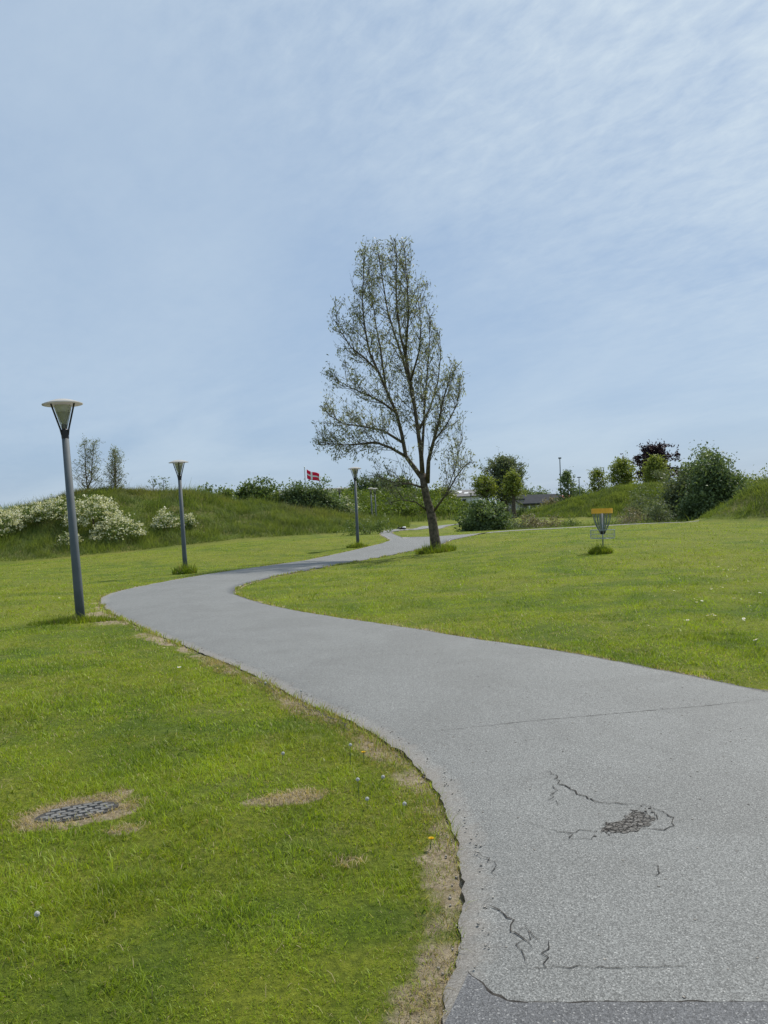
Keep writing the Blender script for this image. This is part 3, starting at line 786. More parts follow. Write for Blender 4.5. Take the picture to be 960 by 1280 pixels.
# ------------------------------------------------------------------ disc golf basket
bp = G(754, 690)
dg = thing('disc_golf_basket', 'disc golf basket with orange top band and hanging chains on the right lawn', 'disc golf basket', on_ground(*bp[:2]))
dg.rotation_euler = (0, math.radians(1.0), .3)
MB().lathe([(0,-.2),(.024,-.2),(.024,1.33),(0,1.33)], 12).build('pole', M_STEEL, dg, True)
MB().lathe([(.315,1.22),(.325,1.22),(.325,1.375),(.315,1.375),(.315,1.22)], 40).build('band', M_ORANGE, dg)
b = MB()
for k in range(6):
    a = k*PI/3; b.tube([(.0,0,1.33),(.317*math.cos(a),.317*math.sin(a),1.30)], .01, 5)
b.ring(.27, 1.25, .009).build('top_frame', M_STEEL, dg)
MB().lathe([(0,.56),(.06,.56),(.10,.62),(.105,.66),(0,.66)], 16).build('hub', M_DARK, dg)
for ring_r, low, nn in ((.285, .085, 16), (.17, .05, 8)):
    for k in range(nn):
        a = 2*PI*k/nn; pts = []
        for j in range(9):
            t = j/8; r = ring_r+(low-ring_r)*(.30*t+.70*t**2.4); z = 1.235-(1.235-.64)*t
            pts.append((r*math.cos(a), r*math.sin(a), z))
        MB().tube(pts, .013, 5).build('chain', M_CHAIN, dg)
b = MB(); b.ring(.375, .70, .010, 40).ring(.375, .56, .005, 40).ring(.37, .44, .007, 40).ring(.2, .42, .006, 28)
for k in range(24):
    a = 2*PI*k/24; c, s_ = math.cos(a), math.sin(a)
    b.tube([(.375*c,.375*s_,.70),(.375*c,.375*s_,.48),(.36*c,.36*s_,.43),(.05*c,.05*s_,.41)], .0042, 4)
b.build('basket_cage', M_STEEL, dg)

# ------------------------------------------------------------------ tufts of uncut grass
def tuft(px, py, rx, ry, h, n, label, cat='grass tuft'):
    q = G(px, py) if py else np.array(foot(px, rx)); loc = on_ground(q[0], q[1]); d = math.hypot(q[0], q[1])
    r = np.sqrt(rng.uniform(0, 1, n)); a = rng.uniform(0, 6.28, n)
    x = rx*r*np.cos(a); y = ry*r*np.sin(a)
    z = height(x+q[0], y+q[1])-loc[2]-.01
    bl = Blades(); bl.add(np.stack([x, y, z], 1), h*rng.lognormal(-.1, .3, n)*(1-.55*r), np.full(n, max(.006, .0011*d)), rng.uniform(0, 6.28, n), rng.beta(2, 2, n)*.9, rng.uniform(0, 6.28, n), 2, tint=rng.uniform(0, .35, n), dry=(rng.uniform(0, 1, n) < .06)*.8)
    o = bl.build('grass_tuft', M_GRASS); o.location = loc
    return tag(o, label, cat, 'uncut tufts round posts and trunk')
tuft(101, 777, .75, .30, .17, 1100, 'tuft of uncut grass round the foot of the nearest lamp')
tuft(76, 779, .6, .25, .12, 900, 'low dark tuft of grass just left of the nearest lamp')
tuft(231, 717, .42, .35, .42, 700, 'tall weedy tuft round the foot of the second lamp')
tuft(447, 684, .55, .4, .28, 600, 'tuft of grass round the foot of the lamp by the big tree')
tuft(545, 690, .85, .8, .42, 1500, 'thick dark tuft of grass round the foot of the big tree')
tuft(751, 692, .36, .30, .34, 900, 'mound of uncut grass under the disc golf basket')

# ------------------------------------------------------------------ leaves, trees, shrubs
def leaf_cloud(name, c, size, aspect, mat, parent, tint, tilt=1.0):
    n = len(c); a = rng.normal(0, 1, (n, 3)); a[:, 2] *= tilt; a /= np.linalg.norm(a, axis=1)[:, None]
    b = rng.normal(0, 1, (n, 3)); b -= a*(a*b).sum(1)[:, None]; b /= np.linalg.norm(b, axis=1)[:, None]
    L = (a*size[:, None]); Wd = b*(size*aspect)[:, None]*.5
    V = np.stack([c-L*.5, c+Wd-L*.05, c+L*.5, c-Wd-L*.05], 1).reshape(-1, 3)
    return np_mesh(name, V, [np.arange(4*n).reshape(-1, 4)], mat, parent, {'tint': np.repeat(tint, 4)})
def rand_dome(n, rx, ry, h, z0=0.0, shell=.55):
    v = rng.normal(0, 1, (n, 3)); v /= np.linalg.norm(v, axis=1)[:, None]
    r = rng.uniform(shell, 1, n)**.6
    v *= r[:, None]; v[:, 2] = np.abs(v[:, 2])
    return v*np.array([rx, ry, h-z0])+np.array([0, 0, z0])
def clumps(centres, sig, per, flat=.8):
    n = len(centres); k = np.repeat(np.arange(n), per)
    p = centres[k]+rng.normal(0, 1, (n*per, 3))*np.asarray(sig).reshape(-1, 1)[k if np.ndim(sig) else np.zeros(len(k), int)]*np.array([1, 1, flat])
    return p, k
def shrub(name, label, cat, loc, rx, ry, h, mat, leaf, n_cl=60, per=40, sig=.28, aspect=.6, group=None, blossom=0, bl_size=.14, spiky=0, fade=0.0, stems=5):
    t = thing(name, label, cat, loc, group)
    base = -0.15
    c = rand_dome(n_cl, rx*.88, ry*.88, h*.9, base+h*.10)
    # uneven outline: a few clumps pushed outwards
    c *= (1+.16*rng.normal(0, 1, n_cl))[:, None]; c[:, 2] = np.maximum(c[:, 2], .05)
    p, k = clumps(c, np.full(n_cl, sig)*rng.uniform(.6, 1.3, n_cl), per)
    if spiky:
        m = spiky; s0 = rand_dome(m, rx*.9, ry*.9, h*.85, h*.2, .9); q = []
        for s_ in s0: 
            ln = rng.uniform(.25, .6)*h*.5
            for j in range(12): q.append(s_+np.array([0, 0, 1])*ln*j/12+rng.normal(0, .05+.02*leaf, 3)+np.array([s_[0], s_[1], 0])*.12*j/12)
        p = np.concatenate([p, np.array(q)]); k = np.concatenate([k, np.repeat(np.arange(m) % n_cl, 12)])
    p[:, 2] = np.maximum(p[:, 2], -.1+rng.uniform(0, .1, len(p)))
    ct = rng.uniform(0, 1, n_cl)
    tint = np.clip(ct[k]*.55+rng.uniform(0, .45, len(p)), 0, 1)
    leaf_cloud('foliage', p, leaf*rng.uniform(.6, 1.4, len(p)), aspect, mat, t, tint)
    b = MB()
    for i in range(stems):
        a = random.uniform(0, 6.28); e_ = (rx*.5*math.cos(a), ry*.5*math.sin(a), h*.6)
        b.tube([(.1*math.cos(a), .1*math.sin(a), -.2), (e_[0]*.4, e_[1]*.4, h*.3), e_], [.05*h/3+.01, .035*h/3+.008, .008], 5)
    b.build('stem', M_BARK, t)
    if blossom:
        # umbels sit on the outer surface
        c = rand_dome(blossom, rx*1.0, ry*1.0, h*1.02, .12*h, .88)
        c[:, 2] *= (1+.10*rng.normal(0, 1, blossom))
        p, k = clumps(c, np.full(blossom, bl_size*.9), 9, .45)
        leaf_cloud('blossom', p, bl_size*rng.uniform(.5, 1.2, len(p)), .9, L_BLOSSOM, t, rng.uniform(0, 1, len(p)))
    return t
def tree(name, label, cat, loc, h, prof, mat, leaf, bark=M_BARK, r0=.12, clear=.15, nbr=40, rise=.8, per=14, twigs=4, spread=.25, aspect=.5, lean=(0, 0), group=None, fill=0, trunks=1):
    """trunk with limbs and twigs (one mesh) and a crown of leaves following the twigs; prof(t) is the crown radius at height fraction t"""
    t = thing(name, label, cat, loc, group); tb = MB(); lv = []; ltw = []
    for tr in range(trunks):
        off = np.array([random.uniform(-.3, .3)*(tr > 0), random.uniform(-.3, .3)*(tr > 0)])
        tp = [np.array([off[0]*(1+k/3)+lean[0]*(k/8)**1.3*h+random.gauss(0, .012*h)*(k > 0), off[1]*(1+k/3)+lean[1]*k/8*h+random.gauss(0, .012*h)*(k > 0), h*.97*k/8-.2*(k == 0)]) for k in range(9)]
        tb.tube(tp, [r0*(1.25 if k == 0 else 1)*(1-.92*k/8)+.008 for k in range(9)], 8)
        for i in range(nbr):
            f = clear+(1-clear)*(i+random.random())/nbr
            q = f*8; j = min(int(q), 7); o = tp[j]+(tp[j+1]-tp[j])*(q-j)
            R = prof(f)*random.uniform(.6, 1.08); a = i*2.4+random.uniform(-.5, .5)
            d = np.array([math.cos(a), math.sin(a), 0])
            pts = [o+d*R*s_+np.array([0, 0, R*rise*(s_**1.4)]) for s_ in (0, .35, .7, 1)]
            pts[1] = pts[1]+rng.normal(0, .04*R, 3); pts[2] = pts[2]+rng.normal(0, .06*R, 3)
            rr = r0*.34*(1-f*.7)+.006
            tb.tube(pts, [rr, rr*.7, rr*.45, rr*.2], 5, False)
            for w_ in range(twigs):
                s_ = random.uniform(.3, 1); b0 = pts[0]+(pts[-1]-pts[0])*s_; b0[2] = o[2]+R*rise*(s_**1.4)
                td = d*.6+rng.normal(0, .55, 3)+np.array([0, 0, .35]); ln = spread*random.uniform(.6, 1.6)
                tb.tube([b0, b0+td*ln], [rr*.3+.003, .003], 3, False)
                u = rng.uniform(.1, 1.15, per)
                lv.append(b0+td*ln*u[:, None]+rng.normal(0, spread*.28, (per, 3))); ltw.append(np.full(per, rng.uniform(0, 1)))
    if fill:
        f = rng.uniform(clear, 1, fill); a = rng.uniform(0, 6.28, fill); r = np.array([prof(q) for q in f])*np.sqrt(rng.uniform(.1, .95, fill))
        c = np.stack([r*np.cos(a)+lean[0]*f**1.3*h, r*np.sin(a)+lean[1]*f*h, f*h], 1)
        p, k = clumps(c, np.full(fill, spread*.9), 16); lv.append(p); ltw.append(rng.uniform(0, 1, fill)[k])
    tb.build('trunk', bark, t, True)
    p = np.concatenate(lv); tw = np.concatenate(ltw)
    leaf_cloud('crown', p, leaf*rng.uniform(.6, 1.4, len(p)), aspect, mat, t, np.clip(tw*.5+rng.uniform(0, .5, len(p)), 0, 1))
    return t

# --- the big willow
TB = G(544, 690); TD = float((TB-CAM) @ ray(480, 640)/np.dot(ray(480, 640), ray(480, 640)))
tloc = on_ground(*TB[:2])
wt = thing('willow_tree', 'tall slender willow with thin airy foliage standing alone right of the path', 'tree', tloc)
def T(x, y, off=0.0):
    """point of the tree from the enlarged crop (3.045 px per photo px), at the tree's depth plus off"""
    return P(380+x/3.045, 280+y/3.045, TD+off)-np.array(tloc)
tb = MB(); twigs = []
def limb(pts, r0, r1, n=8):
    q = np.array([T(*p) for p in pts])
    m = len(q); tb.tube([tuple(v) for v in q], [r0+(r1-r0)*(i/(m-1))**.8 for i in range(m)], n); return q
def resample3(q, n):
    d = np.concatenate([[0], np.cumsum(np.linalg.norm(np.diff(q, axis=0), axis=1))]); t = np.linspace(0, d[-1], n)
    return np.stack([np.interp(t, d, q[:, k]) for k in range(3)], 1)
q_ = np.array([T(*p) for p in [(503,1262),(502,1240),(497,1190),(490,1140),(483,1100),(468,1050),(458,1000),(450,950)]])
tb.tube([tuple(v) for v in q_], [.255,.23,.205,.19,.175,.158,.148,.138], 14)
tb.tube([tuple(T(503,1268)), tuple(T(503,1250)), tuple(T(502,1228))], [.36, .30, .24], 14)
LIMBS = [
  (limb([(455,975,0),(420,928,.1),(388,885,.2),(372,800,.3),(352,720,.4),(312,630,.5),(282,560,.5),(250,490,.4),(232,400,.3),(222,300,.2),(226,200,.1),(232,100,0)], .11, .012), 60),
  (limb([(452,965,0),(446,880,-.2),(434,790,-.3),(420,690,-.4),(405,600,-.4),(386,500,-.3),(366,420,-.2),(352,300,-.1),(350,200,0),(354,120,0),(346,55,0)], .105, .012), 66),
  (limb([(420,690,-.4),(398,590,.3),(372,500,.7),(345,420,.9),(318,330,1.0),(300,220,.9),(282,110,.7),(276,60,.6)], .075, .010), 28),
  (limb([(386,500,-.3),(392,420,-.8),(398,330,-1.0),(392,220,-.9),(384,120,-.6),(378,70,-.5)], .06, .010), 24),
  (limb([(470,985,0),(474,900,-.4),(492,830,-.8),(515,750,-1.2),(526,680,-1.3),(545,620,-1.4),(562,548,-1.4)], .10, .010), 30),
  (limb([(448,880,-.2),(455,780,.4),(460,680,.9),(470,560,1.3),(478,450,1.4),(482,350,1.3)], .07, .009), 28),
  (limb([(388,885,.2),(330,852,-.2),(272,830,-.6),(200,838,-1.0),(130,842,-1.3),(70,830,-1.4)], .07, .010), 38),
  (limb([(372,830,.3),(300,785,.9),(230,772,1.4),(150,760,1.7),(100,730,1.7),(62,690,1.6)], .06, .009), 36),
  (limb([(352,720,.4),(300,680,-.6),(240,650,-1.3),(170,620,-1.7),(120,590,-1.8)], .055, .008), 22),
  (limb([(312,630,.5),(290,470,1.2),(276,400,1.4),(262,300,1.4),(240,210,1.2)], .05, .008), 20),
  (limb([(282,560,.5),(230,510,-.3),(180,470,-.9),(140,410,-1.1),(122,370,-1.1)], .045, .008), 20),
  (limb([(434,790,-.3),(480,700,.8),(510,600,1.5),(520,500,1.6),(515,400,1.4)], .055, .008), 22),
  (limb([(405,600,-.4),(440,480,-1.3),(445,380,-1.5),(432,270,-1.3)], .05, .008), 20),
  (limb([(490,1100,0),(540,1030,-.4),(580,962,-.7),(612,920,-.9),(640,900,-1.0)], .05, .008), 14),
  (limb([(540,1030,-.4),(575,930,.3),(590,860,.5),(598,800,.6)], .028, .007), 12),
  (limb([(450,1003,0),(402,988,-.4),(340,985,-.9),(280,960,-1.2)], .05, .010), 14),
  (limb([(465,1088,0),(425,1058,-.4),(370,1050,-.8),(330,1060,-1.0)], .04, .008), 6),
  (limb([(492,830,-.8),(545,760,-.2),(580,690,.2),(600,610,.4)], .04, .007), 18),
]
LE = [(40,276),(100,215),(200,160),(380,106),(450,103),(560,100),(690,62),(760,40),(850,55),(930,110),(1000,240),(1070,320)]
RE = [(40,372),(60,392),(150,402),(240,445),(330,490),(380,514),(470,526),(520,545),(580,606),(660,612),(800,596),(870,618),(900,640),(960,640),(1010,600),(1070,540)]
def outline(z_local, x_local):
    """inside the crown's silhouette, measured as real size on the tree's own plane"""
    q = np.array(tloc)+np.array([x_local, 0, z_local])-CAM; c = _R.T @ q
    px, py = 480+c[0]/-c[2]*F, 640-c[1]/-c[2]*F
    X_, Y_ = (px-380)*3.045, (py-280)*3.045
    l = np.interp(Y_, [a for a, _ in LE], [b_ for _, b_ in LE]); r = np.interp(Y_, [a for a, _ in RE], [b_ for _, b_ in RE])
    return l-12 < X_ < r+12 and Y_ > 62
for q, nb in LIMBS:
    L_ = np.linalg.norm(np.diff(q, axis=0), axis=1).sum(); qs = resample3(q, 60)
    for i in range(nb):
        f = .16+.84*(i+random.random())/nb; j = min(int(f*59), 58); o = qs[j]; tg = qs[j+1]-qs[j]; tg /= np.linalg.norm(tg)
        v = rng.normal(0, 1, 3); v -= tg*np.dot(v, tg); v /= np.linalg.norm(v)
        ang = random.uniform(.5, 1.0); d = tg*math.cos(ang)+v*math.sin(ang); d[2] += .25
        d /= np.linalg.norm(d); ln = random.uniform(.55, 1.65)*(1.15-.55*f)
        for _ in range(5):
            e_ = o+d*ln
            if outline(e_[2], e_[0]): break
            ln *= .65
        mid = o+d*ln*.5+rng.normal(0, .05, 3); e_ = o+d*ln+np.array([0, 0, .12*ln])
        tb.tube([tuple(o), tuple(mid), tuple(e_)], [.016, .011, .005], 4, False)
        for s_ in range(random.choice((4, 5, 6))):
            u = random.uniform(.25, 1.0); b0 = o+(mid-o)*min(u*2, 1)+(e_-mid)*max(u*2-1, 0)
            td = d*.6+rng.normal(0, .45, 3)+np.array([0, 0, .35]); l2 = random.uniform(.22, .65)
            e2 = b0+td*l2
            if not outline(e2[2], e2[0]): continue
            tb.tube([tuple(b0), tuple(e2)], [.007, .004], 3, False); twigs.append((b0, e2))
tb.build('trunk', M_BARK, wt, True)
lv = []; tn = []
for a, b in twigs:
    if random.random() < .08: continue                 # bare twigs
    hgt = a[2]; k = random.randint(5, 11); u = rng.uniform(.25, 1.1, k)
    if hgt > 10.5: k = int(k*1.15)
    u = rng.uniform(.25, 1.1, k)
    lv.append(a+(b-a)*u[:, None]+rng.normal(0, .085, (k, 3))+np.array([0, 0, -.03])); tn.append(np.full(k, random.random()))
p = np.concatenate(lv); tn = np.concatenate(tn)
leaf_cloud('crown', p, .13*rng.uniform(.6, 1.4, len(p)), .32, L_WILLOW, wt, np.clip(tn*.45+rng.uniform(0, .55, len(p)), 0, 1), 1.4)

# --- two thin trees on the left mound
for px, py, d, h, rw, lab in ((110,612,58,4.1,.95,'taller of the two thin grey green trees on the left mound'), (146,611,58,3.1,.6,'shorter of the two thin grey green trees on the left mound')):
    loc = foot(px, d)
    tree('thin_tree', lab, 'tree', loc, h, lambda t, rw=rw: rw*(1.6-1.6*t)+.06, L_SAPLING, .13, M_BARK_PALE, .06, .03, 46, .75, 5, 4, .28, .35, group='thin trees on the mound', trunks=2)
for px, d, h, rw, lab in ((193,59,1.0,.5,'small bush sprig on the crest left of the second lamp'), (206,59,1.15,.3,'upright little sprig on the crest beside the second lamp')):
    tree('bush_sprig', lab, 'bush', foot(px, d), h, lambda t, rw=rw: rw*(1.1-.8*t), L_DARK, .13, M_BARK, .03, .1, 9, .9, 6, 2, .18, .5)

# --- white flowering cow parsley shrubs on the mound's flank
WG = 'white flowering shrubs on the left mound'
for px, py, rx, ry, h, nb, lab in (
    (2, 670, 1.5, 1.2, 1.75, 150, 'white flowering shrub cut off by the left edge of the photo'),
    (36, 655, 1.9, 1.3, 1.35, 130, 'loose white flowering shrub right of the cut off one on the mound'),
    (70, 652, 1.7, 1.3, 1.6, 130, 'pale white flowering shrub left of the nearest lamp pole'),
    (118, 660, 1.9, 1.4, 2.15, 230, 'largest white flowering shrub just right of the nearest lamp pole'),
    (148, 674, 1.7, 1.2, 1.45, 150, 'low white flowering shrub at the right foot of the largest one'),
    (88, 681, .7, .6, .85, 30, 'small white flowering shrub low behind the nearest lamp pole'),
    (208, 661, .85, .7, 1.25, 70, 'round white flowering shrub left of the second lamp pole'),
    (236, 660, .5, .45, 1.0, 30, 'little white flowering shrub right of the second lamp pole')):
    q = G(px, py); loc = on_ground(q[0], q[1], -.1)
    shrub('flowering_shrub', lab, 'flowering shrub', loc, rx, ry, h, L_MID, .16, int(26*rx), 26, .24, .5, WG, nb, .13, stems=4)

# --- hedge shrubs on the crest under the flag
HG = 'shrubs along the crest behind the left mound'
for px, d, rx, topy, mat, spk, lab in (
    (259, 66, .75, 611, L_DARK, 4, 'small dark shrub at the left end of the crest hedge'),
    (282, 66, 1.2, 611, L_MID, 6, 'low mid green shrub second from the left in the crest hedge'),
    (316, 69, 2.5, 600, L_MID, 10, 'broad light green shrub in the crest hedge'),
    (343, 71, 1.9, 607, L_MID, 8, 'smaller shrub between the broad light shrub and the flag'),
    (370, 70, 2.2, 603, L_DARK, 10, 'tall bushy shrub right below the flag'),
    (398, 71, 2.2, 607, L_DARK, 10, 'dark rounded shrub right of the flag under the grey roof'),
    (417, 72, 1.2, 622, L_MID, 6, 'low shrub behind the lamp in the hollow')):
    q = P(px, topy, d); z = float(height(q[0], q[1])); h2 = max(1.2, q[2]-z)
    shrub('hedge_shrub', lab, 'shrub', (q[0], q[1], z-.1), rx, 1.4, h2, mat, .21, int(70*rx), 85, .32, .6, HG, spiky=spk)
q = foot(436, 72); shrub('hawthorn_bush', 'white blossoming bush just left of the lamp by the big tree', 'bush', q, 1.2, 1.0, 2.5, L_DARK, .2, 40, 36, .25, .55, None, 40, .16)
# weeds at the end of the mound beside the path
q = G(462, 668); shrub('weed_clump', 'tall dark green weeds at the path bend left of the tree', 'weeds', on_ground(q[0], q[1]), 2.2, 1.0, 1.0, L_MID, .14, 50, 40, .22, .35, None, spiky=16, stems=2)

# --- scrub covering the far hill behind the tree
cs = []; 
x = rng.uniform(-13, 17, 9000); y = rng.uniform(85, 101, 9000); m = mound(x, y)
k = m > .7+.35*vnoise(x, y, .8, 61); x, y = x[k], y[k]
bump_ = np.clip(1+.9*vnoise(x, y, .55, 62), .1, 2.0)*(1-.5*S(5, 9, x))
sel = rng.uniform(0, 1, len(x)) < .45
c = np.stack([x, y, height(x, y)+rng.uniform(.0, 1.0, len(x))*bump_], 1)[sel]
p, k = clumps(c, np.full(len(c), .3), 14); ct = rng.uniform(0, 1, len(c))
o = leaf_cloud('hillside_scrub', p, .27*rng.uniform(.6, 1.4, len(p)), .55, L_SCRUB, None, np.clip(ct[k]*.5+rng.uniform(0, .5, len(p)), 0, 1))
tag(o, 'dense green bramble scrub covering the far hill behind the tree', 'scrub', kind='stuff')
for px, d, rx, h, mat, lab in (
    (452, 101, 1.8, 4.2, L_DARK, 'dark tree like shrub on the far hill behind the third lamp'),
    (478, 101, 2.4, 4.6, L_DARK, 'broad dark shrub on the crest of the far hill left of the trunk'),
    (505, 100, 2.0, 4.0, L_MID, 'mid green shrub on the far hill close left of the trunk'),
    (556, 100, 1.7, 3.4, L_YEL, 'yellowish shrub on the far hill just right of the trunk')):
    q = P(px, 640, d); z = float(height(q[0], q[1]))
    shrub('hill_shrub', lab, 'shrub', (q[0], q[1], z-.2), rx, 1.5, h*.75, mat, .3, int(34*rx), 36, .4, .55, 'shrubs on the far hill', 10 if mat is L_MID else 0, .2, spiky=8)

# --- right of the tree: round bush and the mixed row behind the track
q = foot(608, 51.5); shrub('round_bush', 'dense dark green round bush behind the track right of the tree', 'bush', (q[0], q[1], q[2]-.15), 1.6, 1.4, 2.35, L_DARK, .18, 160, 80, .24, .6, None, spiky=10)
RG = 'mixed shrubs behind the narrow track'
for px, d, rx, h, mat, spk, lab in (
    (641, 54, .8, 1.3, L_GREY, 8, 'thin grey green shrub next to the round bush'),
    (661, 55, 1.2, 1.5, L_PINK, 14, 'dry reddish shrub left of the basket'),
    (684, 56, 1.1, 1.35, L_PINK, 12, 'pale dry shrub nearest the left side of the basket'),
    (712, 58, 1.0, .95, L_MID, 10, 'low green shrub just behind the basket chains'),
    (787, 55, 1.1, 1.65, L_PINK, 12, 'pale pinkish shrub right of the basket'),
    (806, 60, 1.8, 3.0, L_GREY, 8, 'silvery shrub behind the pale pinkish one'),
    (822, 55, 1.2, 2.1, L_GREY, 10, 'greyish green shrub left of the large dark bushes')):
    q = foot(px, d); shrub('mixed_shrub', lab, 'shrub', (q[0], q[1], q[2]-.1), rx, 1.0, h, mat, .15, int(46*rx), 40, .24, .4, RG, spiky=spk)
q = foot(860, 60); shrub('large_bush', 'left and paler of the two large bushes on the right', 'bush', (q[0], q[1], q[2]-.1), 2.0, 1.6, 4.5, L_GREY, .20, 170, 100, .36, .55, 'large bushes', spiky=8)
q = foot(898, 56); shrub('large_bush', 'darker of the two large bushes on the right, beside the steep grassy bank', 'bush', (q[0], q[1], q[2]-.1), 2.55, 1.9, 4.9, L_DARK, .20, 280, 120, .38, .55, 'large bushes', spiky=10)
q = foot(903, 56.8); shrub('pale_bush', 'olive topped bush rising out of the large dark bushes', 'bush', (q[0], q[1]+1.2, q[2]), 1.6, 1.1, 5.2, L_GREY, .20, 150, 90, .36, .5, None, spiky=8)
q = foot(948, 60); shrub('pale_bush', 'olive bush half hidden behind the steep bank at the right edge', 'bush', (q[0], q[1], q[2]), 2.2, 1.4, 4.1, L_YEL, .2, 80, 45, .36, .5, None, spiky=18)

# --- far trees
oval = lambda R, lo=.15, pk=.55: (lambda t: R*max(.12, math.sin(PI*min(1, max(0, (t-lo)/(1-lo)))**.8)))
def far_tree(name, lab, px, d, top_py, R, mat, leaf, **kw):
    loc = foot(px, d); q = P(px, top_py, d); h = q[2]-loc[2]
    return tree(name, lab, 'tree', loc, h, oval(R, kw.pop('lo', .15)), mat, leaf, **kw)
far_tree('willow_tree', 'smaller pollard willow with a dark leaning trunk beside the white house', 613, 94, 597, 1.7, L_YEL, .25, lo=.4, r0=.32, clear=.45, nbr=34, rise=.6, per=14, twigs=5, spread=.5, lean=(-.14, 0), fill=50, bark=M_BARK)
far_tree('willow_tree', 'tall broad willow with dense grey green crown left of the brown house', 633, 98, 574, 2.7, L_GREY, .26, lo=.12, r0=.42, clear=.22, nbr=60, rise=.9, per=14, twigs=6, spread=.55, fill=170, trunks=2)
far_tree('willow_tree', 'yellow green willow bush growing at the right side of the tall willow', 643, 92, 592, 1.1, L_YEL, .25, lo=.2, r0=.3, clear=.5, nbr=26, rise=.5, per=14, twigs=5, spread=.45, fill=50)
far_tree('young_tree', 'small dark conical tree beside the tall mast', 712, 96, 589, 1.25, L_DARK, .25, lo=.0, r0=.12, clear=.1, nbr=34, rise=.4, per=16, twigs=4, spread=.4, fill=60)
far_tree('young_tree', 'small pale tree with upright shoots on the right mound', 750, 92, 588, 1.3, L_YEL, .22, lo=.0, r0=.1, clear=.12, nbr=40, rise=1.3, per=12, twigs=4, spread=.35, fill=30)
far_tree('young_tree', 'round yellow green tree left of the purple tree', 780, 94, 575, 1.65, L_YEL, .24, lo=.22, r0=.16, clear=.3, nbr=40, rise=.7, per=16, twigs=5, spread=.4, fill=190)
far_tree('young_tree', 'round yellow green tree in front of the purple tree', 822, 94, 572, 1.6, L_YEL, .24, lo=.22, r0=.16, clear=.3, nbr=40, rise=.7, per=16, twigs=5, spread=.4, fill=190)
loc = foot(838, 93); tree('young_tree', 'thin pale sapling with drooping top before the purple tree', 'tree', foot(829, 88), 1.9, lambda t: .3+.8*t, L_GREY, .2, M_BARK_PALE, .06, .6, 16, .05, 10, 3, .3, .4)
# the purple tree: layered, spreading
loc = foot(822, 116); topz = P(822, 556, 116)[2]-loc[2]
def tiers(t): return max(.5, 4.9*(1-abs(t-.66)/.62)*(.72+.38*math.sin(t*26)))
tree('copper_beech', 'dark purple tree with layered spreading branches on the right skyline', 'tree', loc, topz, tiers, L_PURPLE, .32, M_BARK, .35, .25, 90, .10, 16, 7, .5, .55, fill=90)
# trees beyond, closing the view
for px, d, top, R, lab in ((575, 150, 618, 5, 'far green tree behind the white house'), (655, 150, 615, 3, 'far green tree behind the brown roof, left'), (675, 155, 618, 3, 'far green tree behind the middle of the brown roof'), (730, 140, 616, 4, 'low far tree behind the small lamp post'), (870, 120, 585, 4, 'far tree behind the large dark bushes')):
    far_tree('far_tree', lab, px, d, top, R, L_DARK, .45, lo=0, r0=.25, clear=.05, nbr=30, rise=.5, per=12, twigs=4, spread=.9, fill=80, group='trees beyond the houses')
q = foot(690, 104); shrub('garden_shrub', 'pale flowering shrub before the terracotta roof', 'shrub', q, 1.7, 1.2, 2.6, L_PINK, .25, 50, 36, .35, .5, None, spiky=10)
q = foot(655, 100); shrub('garden_shrub', 'dark garden shrub below the brown house', 'shrub', q, 2.2, 1.2, 1.4, L_DARK, .25, 60, 36, .3, .5, None)
q = foot(677, 101); shrub('garden_shrub', 'light green garden shrub in front of the brown house porch', 'shrub', q, 1.5, 1.0, 1.2, L_MID, .22, 46, 36, .28, .5, None, spiky=6)

# ------------------------------------------------------------------ buildings
def gable_house(name, label, loc, rz, L, W, eave, ridge, wall_m, roof_m, over=.4):
    t = thing(name, label, 'house', loc, None, rz)
    l, w_ = L/2, W/2
    MB().add([(-l,-w_,-1),(l,-w_,-1),(l,w_,-1),(-l,w_,-1),(-l,-w_,eave),(l,-w_,eave),(l,w_,eave),(-l,w_,eave),(-l,0,ridge-.12),(l,0,ridge-.12)],
             [(0,1,5,4),(2,3,7,6),(1,2,6,9,5),(3,0,4,8,7)]).build('wall', wall_m, t)
    b = MB(); k = (ridge-eave)/w_; o = over; th = .18
    for s_ in (-1, 1):
        a = [(-l-o, s_*(w_+o), eave-k*o), (l+o, s_*(w_+o), eave-k*o), (l+o, 0, ridge), (-l-o, 0, ridge)]
        b.add(a+[(x, y, z+th) for x, y, z in a], [(0,1,2,3),(4,5,6,7),(0,1,5,4),(1,2,6,5),(3,0,4,7)])
    return t, b.build('roof', roof_m, t)
def win(t, x, y, z, sx, sz):
    f = MB().box((x, y, z), (sx+.12, .08, sz+.12)).build('window', M_LIGHTP, t)
    MB().box((x, y-.03, z), (sx, .06, sz)).build('pane', M_WINDOW, f); return f
# white house, gable end turned right
q = foot(578, 132); z0 = q[2]
zr = P(585, 613.5, 132)[2]-z0; ze = P(585, 620.5, 129)[2]-z0
t, roof = gable_house('white_house', 'white rendered house with grey slate roof and light skylights beside the leaning willow', (q[0]-1.4, q[1], z0), math.radians(-14), 9.6, 7.2, ze, zr, M_WALL, M_ROOF)
for x in (.6, 1.5, 2.4, -2.0, -3.0): win(t, x, -3.63, ze-.75, .62, .6)
kk = (zr-ze)/3.6
for x, yy, sx, sy in ((-.6,-2.2,.9,1.0), (1.2,-1.5,1.1,1.2), (2.6,-2.3,.7,.9), (-2.4,-2.4,.9,1.0), (.4,-.8,.8,.7)):
    zc = ze+kk*(3.6+yy)+.24
    MB().add([(x-sx/2, yy-sy/2, zc-kk*sy/2), (x+sx/2, yy-sy/2, zc-kk*sy/2), (x+sx/2, yy+sy/2, zc+kk*sy/2), (x-sx/2, yy+sy/2, zc+kk*sy/2)], [(0,1,2,3)]).build('skylight', M_LIGHTP, roof)
